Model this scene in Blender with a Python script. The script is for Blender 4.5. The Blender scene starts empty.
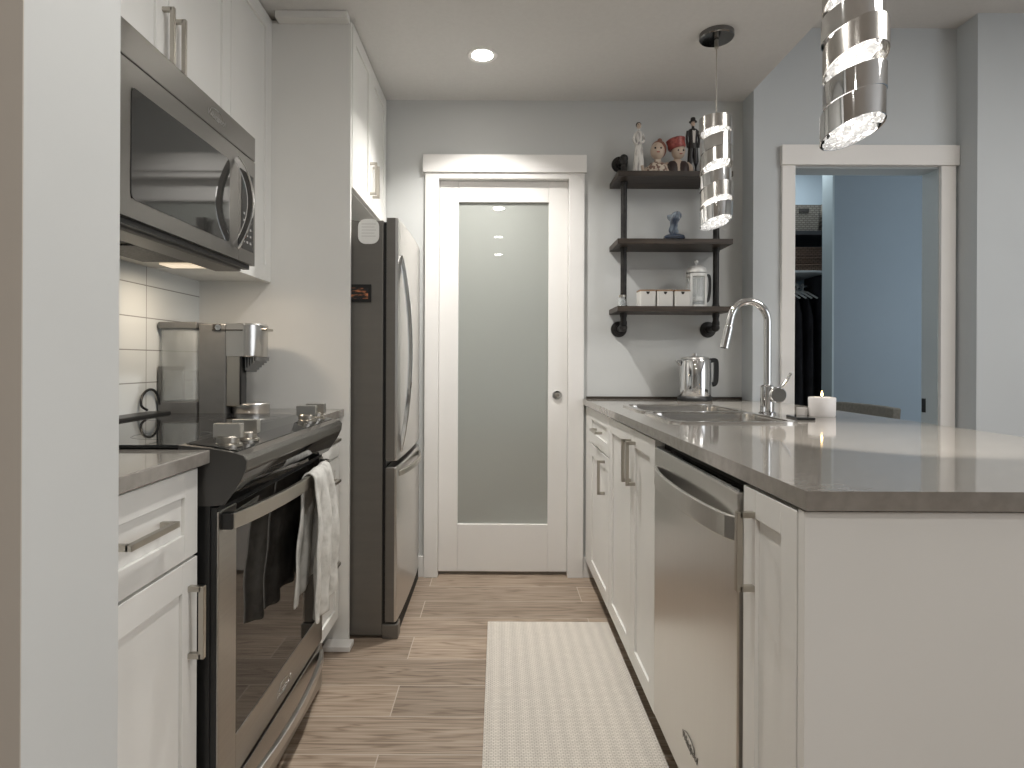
import bpy, bmesh, math, random
from mathutils import Vector, Matrix
random.seed(7)
C = bpy.context.scene
COL = C.collection
PI = math.pi

# ------------------------------------------------------------------ camera, world, exposure
cd = bpy.data.cameras.new('camera'); cam = bpy.data.objects.new('camera', cd); COL.objects.link(cam)
cam.location = (0, 0, 1.10)
cam.rotation_euler = (PI/2, math.radians(-0.25), 0)
cd.sensor_width = 36.0; cd.lens = 600*36/1024
cd.shift_x = 14/1024; cd.shift_y = -22/1024
cd.clip_start = 0.05
C.camera = cam
C.view_settings.view_transform = 'Standard'; C.view_settings.look = 'None'
C.view_settings.gamma = 1; C.view_settings.use_curve_mapping = False
C.view_settings.exposure = 0.24
w = bpy.data.worlds.new('world'); C.world = w; w.use_nodes = True
w.node_tree.nodes['Background'].inputs[0].default_value = (0.92, 0.95, 1.0, 1)
w.node_tree.nodes['Background'].inputs[1].default_value = 1.0

def area(name, loc, size, power, color, rot=(0,0,0), size_y=None, shape=None, spread=None):
    l = bpy.data.lights.new(name, 'AREA'); o = bpy.data.objects.new(name, l); COL.objects.link(o)
    l.size = size; l.energy = power; l.color = color
    if shape: l.shape = shape
    if size_y: l.shape = 'RECTANGLE'; l.size_y = size_y
    if spread: l.spread = spread
    o.location = loc; o.rotation_euler = rot
    return o
# daylight through the unseen living room window in the right wall
area('window_light_right', (4.0, -0.6, 1.5), 3.0, 19, (0.90, 0.95, 1.0), (PI/2, 0, PI/2), 1.9)
area('bedroom_fill', (3.1, 3.07, 1.45), 1.5, 11, (0.90, 0.95, 1.0), (-PI/2, 0, 0), 2.0)  # added fill panel behind the doorway wall, brightens the blue wall evenly
area('closet_fill', (2.1, 4.12, 2.70), 0.3, 10, (0.90, 0.96, 1.0))  # added fill above the closet shelves, stands for no real fixture

# ------------------------------------------------------------------ materials
def mat(name, col, rough=0.5, metal=0.0, spec=None, coat=0, trans=0, emit=None, estr=0, alpha=None, coat_rough=0.03, ior=None):
    m = bpy.data.materials.new(name); m.use_nodes = True
    b = m.node_tree.nodes['Principled BSDF']
    b.inputs['Base Color'].default_value = (*col, 1); b.inputs['Roughness'].default_value = rough
    b.inputs['Metallic'].default_value = metal
    if spec is not None: b.inputs['Specular IOR Level'].default_value = spec
    b.inputs['Coat Weight'].default_value = coat; b.inputs['Coat Roughness'].default_value = coat_rough
    b.inputs['Transmission Weight'].default_value = trans
    if ior: b.inputs['IOR'].default_value = ior
    if emit: b.inputs['Emission Color'].default_value = (*emit, 1); b.inputs['Emission Strength'].default_value = estr
    if alpha is not None: b.inputs['Alpha'].default_value = alpha
    return m
def N(m, t, **kw):
    n = m.node_tree.nodes.new(t)
    for k, v in kw.items():
        if hasattr(n, k): setattr(n, k, v)
        else: n.inputs[k].default_value = v
    return n
def L(m, a, b): m.node_tree.links.new(a, b)
def P(m): return m.node_tree.nodes['Principled BSDF']
def noise_tint(m, c1, c2, scale=(1,1,1), nscale=5.0, detail=4, rough_rng=None, bump=0, bump_dist=0.002, lo=0.35, hi=0.65):
    tc = N(m, 'ShaderNodeTexCoord'); mp = N(m, 'ShaderNodeMapping'); mp.inputs['Scale'].default_value = scale
    nz = N(m, 'ShaderNodeTexNoise'); nz.inputs['Scale'].default_value = nscale; nz.inputs['Detail'].default_value = detail
    L(m, tc.outputs['Object'], mp.inputs[0]); L(m, mp.outputs[0], nz.inputs['Vector'])
    cr = N(m, 'ShaderNodeValToRGB'); cr.color_ramp.elements[0].position = lo; cr.color_ramp.elements[1].position = hi
    cr.color_ramp.elements[0].color = (*c1, 1); cr.color_ramp.elements[1].color = (*c2, 1)
    L(m, nz.outputs['Fac'], cr.inputs[0]); L(m, cr.outputs[0], P(m).inputs['Base Color'])
    if rough_rng:
        mr = N(m, 'ShaderNodeMapRange'); mr.inputs['To Min'].default_value = rough_rng[0]; mr.inputs['To Max'].default_value = rough_rng[1]
        L(m, nz.outputs['Fac'], mr.inputs['Value']); L(m, mr.outputs[0], P(m).inputs['Roughness'])
    if bump:
        bp = N(m, 'ShaderNodeBump'); bp.inputs['Strength'].default_value = bump; bp.inputs['Distance'].default_value = bump_dist
        L(m, nz.outputs['Fac'], bp.inputs['Height']); L(m, bp.outputs[0], P(m).inputs['Normal'])
    return m

M = {}
M['white'] = noise_tint(mat('cabinet_paint', (.78,.76,.72), .38), (.755,.748,.718), (.78,.773,.743), nscale=3)
M['trim'] = noise_tint(mat('trim_paint', (.80,.79,.76), .4), (.79,.775,.75), (.81,.795,.77), nscale=3)
M['wall'] = noise_tint(mat('wall_paint', (.52,.535,.53), .6), (.565,.575,.565), (.585,.595,.585), nscale=2, bump=.05)
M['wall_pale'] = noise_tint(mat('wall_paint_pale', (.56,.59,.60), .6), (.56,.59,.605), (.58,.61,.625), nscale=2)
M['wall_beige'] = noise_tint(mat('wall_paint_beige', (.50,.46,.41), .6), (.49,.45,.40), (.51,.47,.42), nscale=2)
M['wall_blue'] = noise_tint(mat('wall_paint_blue', (.25,.30,.34), .7), (.245,.295,.335), (.26,.31,.35), nscale=2)
M['ceil'] = noise_tint(mat('ceiling_paint', (.66,.65,.63), .8), (.65,.64,.62), (.67,.66,.64), nscale=60, bump=.15)
M['counter'] = noise_tint(mat('quartz_counter', (.25,.23,.2), .07, ior=2.0), (.235,.216,.193), (.28,.26,.233), nscale=45, detail=8, rough_rng=(.045,.10))
M['steel'] = noise_tint(mat('brushed_steel', (.7,.68,.66), .28, metal=1), (.62,.605,.58), (.63,.615,.59), scale=(1,30,1), nscale=4)
M['steel_m'] = mat('microwave_steel', (.28,.27,.255), .36, metal=1)
M['steel_h'] = noise_tint(mat('brushed_steel_horizontal', (.5,.47,.43), .3, metal=1), (.43,.415,.39), (.46,.445,.415), scale=(1,1,60), nscale=4, rough_rng=(.27,.31))
M['steel_dark'] = noise_tint(mat('dark_steel', (.2,.19,.17), .4, metal=.6), (.185,.175,.16), (.195,.185,.168), scale=(1,1,8), nscale=5)
M['panel_dark'] = mat('panel_dark_steel', (.21,.20,.185), .27, metal=.9)
M['nickel'] = mat('satin_nickel', (.50,.47,.42), .3, metal=1)
M['chrome'] = mat('chrome', (.78,.78,.78), .05, metal=1)
M['black_glass'] = mat('black_glass', (.012,.012,.012), .03, spec=.6)
M['oven_glass'] = mat('oven_glass', (.02,.018,.016), .03, spec=.7)
M['black'] = mat('black_plastic', (.012,.012,.012), .35)
M['dark_gap'] = mat('dark_recess', (.02,.018,.015), .7)
M['toe'] = mat('toe_kick_shaded_brown', (.035,.026,.018), .6)  # brown darkened to carry the shade under the cabinets
M['pipe'] = noise_tint(mat('black_iron', (.018,.017,.016), .45, metal=.4), (.013,.012,.012), (.03,.028,.026), nscale=40, bump=.2)
M['frost'] = mat('frosted_glass', (.42,.44,.41), .40, trans=.22, coat=1, coat_rough=.0)
P(M['frost']).inputs['Coat IOR'].default_value = 1.75
M['glass'] = mat('clear_glass', (.80,.84,.84), .02, spec=.6, alpha=.22)
M['ceramic'] = mat('white_ceramic', (.66,.645,.61), .35)
M['gold_wood'] = mat('bamboo', (.27,.17,.10), .5)
M['machine'] = noise_tint(mat('grey_machine', (.17,.165,.155), .38, metal=.5), (.185,.186,.183), (.20,.20,.197), nscale=30)
M['lamp'] = mat('lamp_glow', (1,1,1), .5, emit=(1,.95,.88), estr=40)
M['lampwhite'] = mat('crystal_glow', (1,1,1), .5, emit=(1,.96,.9), estr=1.7)
M['crystal'] = mat('crystal', (.80,.80,.80), .04, trans=.85, ior=1.5, emit=(1,.97,.92), estr=.10)
M['lampwarm'] = mat('warm_lens', (1,.9,.75), .4, emit=(1,.82,.6), estr=.6)
M['flame'] = mat('flame', (1,.7,.3), .5, emit=(1,.65,.25), estr=18)
M['wax'] = mat('candle_wax', (.85,.82,.80), .5)
M['basket'] = None
M['garment'] = noise_tint(mat('dark_cloth', (.012,.012,.015), .8), (.008,.008,.01), (.02,.02,.026), nscale=12, bump=.6, bump_dist=.01)

def wood_mat(name, ramp, scale, plank=None):
    m = mat(name, ramp[0], .4)
    tc = N(m, 'ShaderNodeTexCoord')
    mp = N(m, 'ShaderNodeMapping'); mp.inputs['Scale'].default_value = scale
    L(m, tc.outputs['Object'], mp.inputs[0])
    return m, tc, mp
# dark walnut shelves
m = mat('walnut_shelf', (.04,.028,.02), .45)
noise_tint(m, (.022,.016,.012), (.06,.043,.031), scale=(2,30,30), nscale=3, bump=.1); M['walnut'] = m

# floor planks
m = mat('floor_planks', (.3,.22,.16), .42)
tc = N(m, 'ShaderNodeTexCoord')
mp = N(m, 'ShaderNodeMapping'); mp.inputs['Location'].default_value = (.33, -1.679+.18*10, 0)
L(m, tc.outputs['Object'], mp.inputs[0])
br = N(m, 'ShaderNodeTexBrick'); br.offset = .41; br.offset_frequency = 2
for k, v in (('Scale',1.0),('Brick Width',1.22),('Row Height',.18),('Mortar Size',.0021),('Mortar Smooth',.3),('Bias',0)): br.inputs[k].default_value = v
br.inputs['Color1'].default_value = (0,0,0,1); br.inputs['Color2'].default_value = (1,1,1,1); br.inputs['Mortar'].default_value = (.5,.5,.5,1)
L(m, mp.outputs[0], br.inputs['Vector'])
# per-plank offset for the grain
cmb = N(m, 'ShaderNodeCombineXYZ'); mul = N(m, 'ShaderNodeMath', operation='MULTIPLY'); mul.inputs[1].default_value = 37.0
L(m, br.outputs['Color'], mul.inputs[0]); L(m, mul.outputs[0], cmb.inputs[0]); L(m, mul.outputs[0], cmb.inputs[2])
mg = N(m, 'ShaderNodeMapping'); mg.inputs['Scale'].default_value = (1.1, 15, 1); L(m, tc.outputs['Object'], mg.inputs[0])
add = N(m, 'ShaderNodeVectorMath', operation='ADD'); L(m, mg.outputs[0], add.inputs[0]); L(m, cmb.outputs[0], add.inputs[1])
n1 = N(m, 'ShaderNodeTexNoise'); n1.inputs['Scale'].default_value = 1.0; n1.inputs['Detail'].default_value = 3; n1.inputs['Distortion'].default_value = .3
L(m, add.outputs[0], n1.inputs['Vector'])
# ring lines: fract of the noise gives cathedral grain
mm = N(m, 'ShaderNodeMath', operation='MULTIPLY'); mm.inputs[1].default_value = 17.0; L(m, n1.outputs['Fac'], mm.inputs[0])
fr = N(m, 'ShaderNodeMath', operation='PINGPONG'); fr.inputs[1].default_value = 1.0; L(m, mm.outputs[0], fr.inputs[0])
mg2 = N(m, 'ShaderNodeMapping'); mg2.inputs['Scale'].default_value = (4, 140, 1); L(m, tc.outputs['Object'], mg2.inputs[0])
n2 = N(m, 'ShaderNodeTexNoise'); n2.inputs['Scale'].default_value = 1.0; n2.inputs['Detail'].default_value = 5; L(m, mg2.outputs[0], n2.inputs['Vector'])
cr = N(m, 'ShaderNodeValToRGB'); e = cr.color_ramp.elements
e[0].position = 0; e[0].color = (.275,.205,.150,1); e[1].position = .45; e[1].color = (.435,.345,.268,1)
L(m, fr.outputs[0], cr.inputs[0])
cr2 = N(m, 'ShaderNodeValToRGB'); e = cr2.color_ramp.elements
e[0].position = .36; e[0].color = (.55,.52,.48,1); e[1].position = .62; e[1].color = (1,1,1,1)
L(m, n2.outputs['Fac'], cr2.inputs[0])
mx = N(m, 'ShaderNodeMixRGB', blend_type='MULTIPLY'); mx.inputs[0].default_value = .8
L(m, cr.outputs[0], mx.inputs[1]); L(m, cr2.outputs[0], mx.inputs[2])
mr = N(m, 'ShaderNodeMapRange'); mr.inputs['To Min'].default_value = .78; mr.inputs['To Max'].default_value = 1.14; L(m, br.outputs['Color'], mr.inputs['Value'])
mx2 = N(m, 'ShaderNodeVectorMath', operation='SCALE'); L(m, mx.outputs[0], mx2.inputs[0]); L(m, mr.outputs[0], mx2.inputs['Scale'])
mx3 = N(m, 'ShaderNodeMixRGB'); L(m, br.outputs['Fac'], mx3.inputs[0]); L(m, mx2.outputs[0], mx3.inputs[1]); mx3.inputs[2].default_value = (.50,.43,.36,1)
L(m, mx3.outputs[0], P(m).inputs['Base Color'])
bp = N(m, 'ShaderNodeBump'); bp.inputs['Strength'].default_value = .25; bp.inputs['Distance'].default_value = .002
L(m, n2.outputs['Fac'], bp.inputs['Height']); L(m, bp.outputs[0], P(m).inputs['Normal'])
M['floor'] = m

# stacked wall tile, coordinates (y, z)
m = mat('white_tile', (.70,.72,.71), .12)
tc = N(m, 'ShaderNodeTexCoord'); sp = N(m, 'ShaderNodeSeparateXYZ'); L(m, tc.outputs['Object'], sp.inputs[0])
cb = N(m, 'ShaderNodeCombineXYZ'); L(m, sp.outputs[1], cb.inputs[0]); L(m, sp.outputs[2], cb.inputs[1])
mp = N(m, 'ShaderNodeMapping'); mp.inputs['Location'].default_value = (.40*10-1.985, .107*20-1.027, 0); L(m, cb.outputs[0], mp.inputs[0])
br = N(m, 'ShaderNodeTexBrick'); br.offset = 0
for k, v in (('Scale',1.0),('Brick Width',.40),('Row Height',.107),('Mortar Size',.0018),('Mortar Smooth',.2)): br.inputs[k].default_value = v
br.inputs['Color1'].default_value = (.68,.71,.71,1); br.inputs['Color2'].default_value = (.72,.745,.74,1); br.inputs['Mortar'].default_value = (.30,.30,.29,1)
L(m, mp.outputs[0], br.inputs['Vector']); L(m, br.outputs['Color'], P(m).inputs['Base Color'])
bp = N(m, 'ShaderNodeBump', invert=True); bp.inputs['Strength'].default_value = .4; bp.inputs['Distance'].default_value = .002
L(m, br.outputs['Fac'], bp.inputs['Height']); L(m, bp.outputs[0], P(m).inputs['Normal'])
M['tile'] = m

# woven mat: ribs along y, short dashes across
m = mat('woven_mat', (.60,.53,.43), .85)
tc = N(m, 'ShaderNodeTexCoord')
mp = N(m, 'ShaderNodeMapping'); mp.inputs['Scale'].default_value = (1,1,1); L(m, tc.outputs['Object'], mp.inputs[0])
br = N(m, 'ShaderNodeTexBrick'); br.offset = .5
for k, v in (('Scale',1.0),('Brick Width',.013),('Row Height',.0068),('Mortar Size',.0011),('Mortar Smooth',.7)): br.inputs[k].default_value = v
br.inputs['Color1'].default_value = (.70,.655,.59,1); br.inputs['Color2'].default_value = (.77,.725,.655,1); br.inputs['Mortar'].default_value = (.36,.32,.27,1)
L(m, mp.outputs[0], br.inputs['Vector'])
wv = N(m, 'ShaderNodeTexWave', bands_direction='X'); wv.inputs['Scale'].default_value = 7.0; wv.inputs['Distortion'].default_value = .4
L(m, mp.outputs[0], wv.inputs['Vector'])
mr = N(m, 'ShaderNodeMapRange'); mr.inputs['To Min'].default_value = .93; mr.inputs['To Max'].default_value = 1.03; L(m, wv.outputs['Fac'], mr.inputs['Value'])
sc_ = N(m, 'ShaderNodeVectorMath', operation='SCALE'); L(m, br.outputs['Color'], sc_.inputs[0]); L(m, mr.outputs[0], sc_.inputs['Scale'])
L(m, sc_.outputs[0], P(m).inputs['Base Color'])
bp = N(m, 'ShaderNodeBump', invert=True); bp.inputs['Strength'].default_value = .6; bp.inputs['Distance'].default_value = .002
L(m, br.outputs['Fac'], bp.inputs['Height']); L(m, bp.outputs[0], P(m).inputs['Normal'])
M['rug'] = m

# wicker
def wicker(name, c1, c2):
    m = mat(name, c1, .8)
    tc = N(m, 'ShaderNodeTexCoord'); sp = N(m, 'ShaderNodeSeparateXYZ'); L(m, tc.outputs['Object'], sp.inputs[0])
    cb = N(m, 'ShaderNodeCombineXYZ'); L(m, sp.outputs[0], cb.inputs[0]); L(m, sp.outputs[2], cb.inputs[1])
    br = N(m, 'ShaderNodeTexBrick'); br.offset = .5
    for k, v in (('Scale',1.0),('Brick Width',.03),('Row Height',.014),('Mortar Size',.003),('Mortar Smooth',.5)): br.inputs[k].default_value = v
    br.inputs['Color1'].default_value = (*c1,1); br.inputs['Color2'].default_value = (*c2,1); br.inputs['Mortar'].default_value = (c1[0]*.5,c1[1]*.5,c1[2]*.5,1)
    L(m, cb.outputs[0], br.inputs['Vector']); L(m, br.outputs['Color'], P(m).inputs['Base Color'])
    return m
M['basket'] = wicker('wicker_grey', (.19,.175,.145), (.24,.22,.185))
M['box_brown'] = wicker('wicker_brown', (.13,.085,.06), (.16,.105,.075))
M['towel'] = noise_tint(mat('plush_towel', (.66,.65,.61), .95), (.46,.45,.42), (.63,.62,.585), nscale=28, detail=5, bump=.8, bump_dist=.006, lo=.30, hi=.55)

# ------------------------------------------------------------------ mesh builder
ORG = {}          # world origin of every object built
class MB:
    def __init__(s): s.bm = bmesh.new()
    def box(s, x0, x1, y0, y1, z0, z1, rot=None, piv=None):
        vs = [s.bm.verts.new((x, y, z)) for x in (x0, x1) for y in (y0, y1) for z in (z0, z1)]
        for f in ((0,1,3,2),(4,6,7,5),(0,4,5,1),(2,3,7,6),(0,2,6,4),(1,5,7,3)): s.bm.faces.new([vs[i] for i in f])
        if rot is not None:
            p = Vector(piv or ((x0+x1)/2, (y0+y1)/2, (z0+z1)/2))
            bmesh.ops.rotate(s.bm, cent=p, matrix=rot, verts=vs)
        return s
    def loft(s, loops, cap0=True, cap1=True, closed=True):
        rows = [[s.bm.verts.new(p) for p in lp] for lp in loops]
        n = len(rows[0])
        for a, b in zip(rows, rows[1:]):
            for i in range(n if closed else n-1):
                j = (i+1) % n
                s.bm.faces.new((a[i], a[j], b[j], b[i]))
        if cap0 and n > 2: s.bm.faces.new(rows[0][::-1])
        if cap1 and n > 2: s.bm.faces.new(rows[-1])
        return s
    def lathe(s, prof, c, n=28, axis='z', sx=1, sy=1):
        cx, cy, cz = c; loops = []
        for r, z in prof:
            r = max(r, 1e-4); lp = []
            for i in range(n):
                a = 2*PI*i/n; u, v = r*math.cos(a)*sx, r*math.sin(a)*sy
                lp.append({'z': (cx+u, cy+v, cz+z), 'x': (cx+z, cy+u, cz+v), 'y': (cx+v, cy+z, cz+u)}[axis])
            loops.append(lp)
        return s.loft(loops)
    def sweep(s, path, sec, up=(0,0,1), caps=True):
        path = [Vector(p) for p in path]; loops = []; up = Vector(up)
        for i, p in enumerate(path):
            t = (path[min(i+1, len(path)-1)] - path[max(i-1, 0)]).normalized()
            a = up.cross(t)
            if a.length < 1e-4: a = Vector((1,0,0)).cross(t)
            a.normalize(); b = t.cross(a)
            k = sec(i/(len(path)-1)) if callable(sec) else sec
            loops.append([p + a*u + b*v for u, v in k])
        return s.loft(loops, caps, caps)
    def tube(s, path, r, n=12, up=(0,0,1)):
        f = r if callable(r) else (lambda t: r)
        return s.sweep(path, lambda t: [(f(t)*math.cos(2*PI*i/n), f(t)*math.sin(2*PI*i/n)) for i in range(n)], up)
    def ball(s, c, r, n=14, rings=9, sc=(1,1,1)):
        prof = [(math.sin(PI*k/rings), -math.cos(PI*k/rings)) for k in range(rings+1)]
        cx, cy, cz = c; loops = []
        for rr, z in prof:
            rr = max(rr, 1e-3)
            loops.append([(cx+r*sc[0]*rr*math.cos(2*PI*i/n), cy+r*sc[1]*rr*math.sin(2*PI*i/n), cz+r*sc[2]*z) for i in range(n)])
        return s.loft(loops)
    def prism(s, poly, a0, a1, axis='y'):
        def mk(p, a):
            return {'y': (p[0], a, p[1]), 'x': (a, p[0], p[1]), 'z': (p[0], p[1], a)}[axis]
        return s.loft([[mk(p, a0) for p in poly], [mk(p, a1) for p in poly]])
    def build(s, name, material, parent=None, bevel=0, smooth=False, org=None, seg=2):
        bmesh.ops.recalc_face_normals(s.bm, faces=s.bm.faces)
        o_ = Vector(ORG[parent.name]) if parent else Vector(org or (0,0,0))
        bmesh.ops.translate(s.bm, vec=-o_, verts=s.bm.verts)
        me = bpy.data.meshes.new(name); s.bm.to_mesh(me); s.bm.free()
        me.materials.append(material)
        ob = bpy.data.objects.new(name, me); COL.objects.link(ob)
        if smooth:
            for p in me.polygons: p.use_smooth = True
            md = ob.modifiers.new('edge', 'EDGE_SPLIT'); md.split_angle = math.radians(38)
        if bevel:
            md = ob.modifiers.new('bevel', 'BEVEL'); md.width = bevel; md.segments = seg; md.limit_method = 'ANGLE'; md.angle_limit = math.radians(40)
        if parent: ob.parent = parent; ORG[ob.name] = tuple(o_)
        else: ob.location = o_; ORG[ob.name] = tuple(o_)
        return ob
def tag(o, label, cat, group=None):
    o['label'] = label; o['category'] = cat
    if group: o['group'] = group
    return o
def thing(name, loc, label, cat, group=None):
    o = bpy.data.objects.new(name, None); COL.objects.link(o); o.location = loc; o.empty_display_size = .05
    ORG[o.name] = tuple(loc)
    return tag(o, label, cat, group)
def struct(o):
    o['kind'] = 'structure'; return o
def rsec(w, h, r=None):     # rectangle section
    return [(-w/2,-h/2),(w/2,-h/2),(w/2,h/2),(-w/2,h/2)]
def rrect(x0, x1, y0, y1, r, z, n=5):
    out = []
    for cx, cy, a0 in ((x1-r,y1-r,0),(x0+r,y1-r,PI/2),(x0+r,y0+r,PI),(x1-r,y0+r,1.5*PI)):
        for k in range(n+1):
            a = a0 + PI/2*k/n; out.append((cx+r*math.cos(a), cy+r*math.sin(a), z))
    return out
def shaker(xf, s, y0, y1, z0, z1, t=.019, rail=.057, rec=.007):
    """Door or drawer front whose face lies at x=xf and looks towards s (+1/-1)."""
    b = MB(); xb = xf - s*t; xr = xf - s*rec
    def bx(ya, yb, za, zb, xo):
        b.box(min(xb,xo), max(xb,xo), ya, yb, za, zb)
    bx(y0, y0+rail, z0, z1, xf); bx(y1-rail, y1, z0, z1, xf)
    bx(y0+rail, y1-rail, z1-rail, z1, xf); bx(y0+rail, y1-rail, z0, z0+rail, xf)
    bx(y0+rail, y1-rail, z0+rail, z1-rail, xr)
    return b
def pull_v(xf, s, y, z0, z1, off=.032, w=.011):
    b = MB(); xo = xf + s*off
    b.box(min(xo, xo-s*w), max(xo, xo-s*w), y-w/2, y+w/2, z0, z1)
    for z in (z0, z1-w): b.box(min(xf, xo-s*w*.5), max(xf, xo-s*w*.5), y-w/2, y+w/2, z, z+w)
    return b
def pull_h(xf, s, z, y0, y1, off=.032, w=.011):
    b = MB(); xo = xf + s*off
    b.box(min(xo, xo-s*w), max(xo, xo-s*w), y0, y1, z-w/2, z+w/2)
    for y in (y0, y1-w): b.box(min(xf, xo-s*w*.5), max(xf, xo-s*w*.5), y, y+w, z-w/2, z+w/2)
    return b
def text(body, size, loc, rot, material, parent, name):
    cu = bpy.data.curves.new(name, 'FONT'); cu.body = body; cu.size = size; cu.extrude = .0006; cu.align_x = 'CENTER'; cu.align_y = 'CENTER'
    cu.materials.append(material); cu.shear = .3
    tmp = bpy.data.objects.new('lettering', cu); COL.objects.link(tmp); bpy.context.view_layer.update()
    me = bpy.data.meshes.new_from_object(tmp.evaluated_get(bpy.context.evaluated_depsgraph_get())); bpy.data.objects.remove(tmp)
    o = bpy.data.objects.new(name, me); COL.objects.link(o); o.parent = parent
    o.location = Vector(loc) - Vector(ORG[parent.name]); o.rotation_euler = rot
    return o

# ------------------------------------------------------------------ the shell
YB, ZC, ZH = 3.076, 2.441, 2.747
XL = -1.17
def sbox(name, m, *a, **k): return struct(MB().box(*a).build(name, m, **k))
sbox('floor', M['floor'], -2.6, 4.6, -4.2, 5.4, -.10, 0)
b = MB(); b.box(-2.6, 1.25, -4.2, 3.20, ZC, 2.95); struct(b.build('ceiling', M['ceil']))
b = MB(); b.box(1.25, 4.6, -4.2, 5.4, ZH, 2.95); b.box(-2.6, 1.25, 3.20, 5.4, ZH, 2.95); struct(b.build('ceiling', M['ceil']))
sbox('wall_left', M['wall'], XL-.10, XL, .80, YB+.12, 0, ZC)
# stub wall beside the camera: the reveal is pale, the face towards the camera beige
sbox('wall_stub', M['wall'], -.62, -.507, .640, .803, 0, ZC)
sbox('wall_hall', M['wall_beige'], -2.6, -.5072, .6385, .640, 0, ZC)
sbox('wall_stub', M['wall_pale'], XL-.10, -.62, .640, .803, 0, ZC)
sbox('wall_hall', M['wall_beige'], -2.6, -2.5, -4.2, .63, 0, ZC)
# pantry wall with door opening
DX0, DX1, DZ = -.305, .359, 2.035
b = MB()
b.box(XL, DX0-.01, YB, YB+.12, 0, ZC); b.box(DX1+.01, 1.25, YB, YB+.12, 0, ZC); b.box(DX0-.01, DX1+.01, YB, YB+.12, DZ+.01, ZC)
struct(b.build('wall_back', M['wall']))
# wall with the bedroom door, 13 cm nearer
YW = 2.945; EX0, EX1, EZ = 1.448, 2.16, 2.062
b = MB()
b.box(1.25, EX0, YW, YW+.11, 0, ZH); b.box(EX1, 4.6, YW, YW+.11, 0, ZH); b.box(EX0, EX1, YW, YW+.11, EZ, ZH)
b.box(1.25, 1.36, YW+.11, YB+.12, 0, ZH)
struct(b.build('wall_bedroom', M['wall_pale']))
sbox('wall_right', M['wall_pale'], 2.245, 4.6, 2.815, YW, 0, ZH)
# living-room walls with windows behind the camera
sbox('wall_rear', M['wall'], -2.6, 4.6, -4.2, -4.1, 0, ZH)
b = MB(); b.box(4.1, 4.2, -4.2, -2.1, 0, ZH); b.box(4.1, 4.2, .9, 2.815, 0, ZH); b.box(4.1, 4.2, -2.1, .9, 0, .5); b.box(4.1, 4.2, -2.1, .9, 2.4, ZH)
struct(b.build('wall_side', M['wall_pale']))
# bedroom beyond: blue wall, closet opening
sbox('wall_blue', M['wall_blue'], 2.180, 4.6, 3.90, 4.02, 0, ZH)
sbox('trim_3', mat('closet_trim_paint', (.40,.47,.49), .5), 2.168, 2.180, 3.896, 4.02, 0, ZH)
sbox('wall_closet', mat('closet_paint', (.45,.54,.60), .6), 1.25, 4.6, 4.75, 4.85, 0, ZH)
sbox('wall_closet', M['wall_pale'], 1.25, 1.36, YB+.12, 4.75, 0, ZH)

# ---- door 1 (frosted pantry door)
d1 = bpy.data.objects.new('door_1', None); COL.objects.link(d1); d1.location = (0, YB, 0); ORG['door_1'] = (0, YB, 0); struct(d1)
b = MB(); lx0, lx1 = DX0, DX1; gx0, gx1, gz0, gz1 = -.206, .259, .262, 1.925
y0, y1 = YB+.022, YB+.058
b.box(lx0, gx0, y0, y1, .018, DZ); b.box(gx1, lx1, y0, y1, .018, DZ); b.box(gx0, gx1, y0, y1, gz1, DZ); b.box(gx0, gx1, y0, y1, .018, gz0)
b.build('door_leaf', M['trim'], d1, bevel=.003)
MB().box(gx0, gx1, YB+.036, YB+.044, gz0, gz1).build('glass_pane', M['frost'], d1)
b = MB(); px_, pz_ = .305, 1.10-33/195
b.lathe([(.0,0),(.022,0),(.025,.003),(.026,.006)], (px_, YB+.014, pz_), axis='y', n=24)
b.build('door_pull', M['chrome'], d1, smooth=True)
MB().lathe([(.0,0),(.011,0),(.013,.004)], (px_, YB+.010, pz_), axis='y', n=20).build('pull_recess', M['nickel'], d1, smooth=True)
b = MB()
b.box(-.375, DX0, YB-.018, YB+.022, 0, DZ+.03); b.box(DX1, .438, YB-.018, YB+.022, 0, DZ+.03); b.box(DX0, DX1, YB-.018, YB+.022, DZ, DZ+.03)
b.build('door_casing', M['trim'], d1, bevel=.002)
MB().box(-.387, .447, YB-.028, YB, DZ+.03, 2.155).build('door_header', M['trim'], d1, bevel=.002)
struct(MB().box(.438, .50, YB-.012, YB, 0, .105).build('baseboard_back', M['trim'], bevel=.002))
struct(MB().box(-.41, -.375, YB-.012, YB, 0, .105).build('baseboard_back', M['trim'], bevel=.002))
# pantry box behind the frosted door
pm = M['wall']
b = MB(); b.box(-.75, .8, 4.3, 4.38, 0, ZC); b.box(-.83, -.75, YB+.12, 4.38, 0, ZC); b.box(.8, .88, YB+.12, 4.38, 0, ZC); struct(b.build('wall_pantry', pm))
area('pantry_fill', (0, 3.7, 2.38), .3, 4.0, (1,.96,.9))  # added fill so the frosted pane and the box read brighter
bx_ = tag(MB().box(-.10, .155, 3.55, 3.9, 0, .74).build('storage_box', M['white'], bevel=.01), 'pale upright box blurred behind the frosted glass of the pantry door', 'box')
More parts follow.
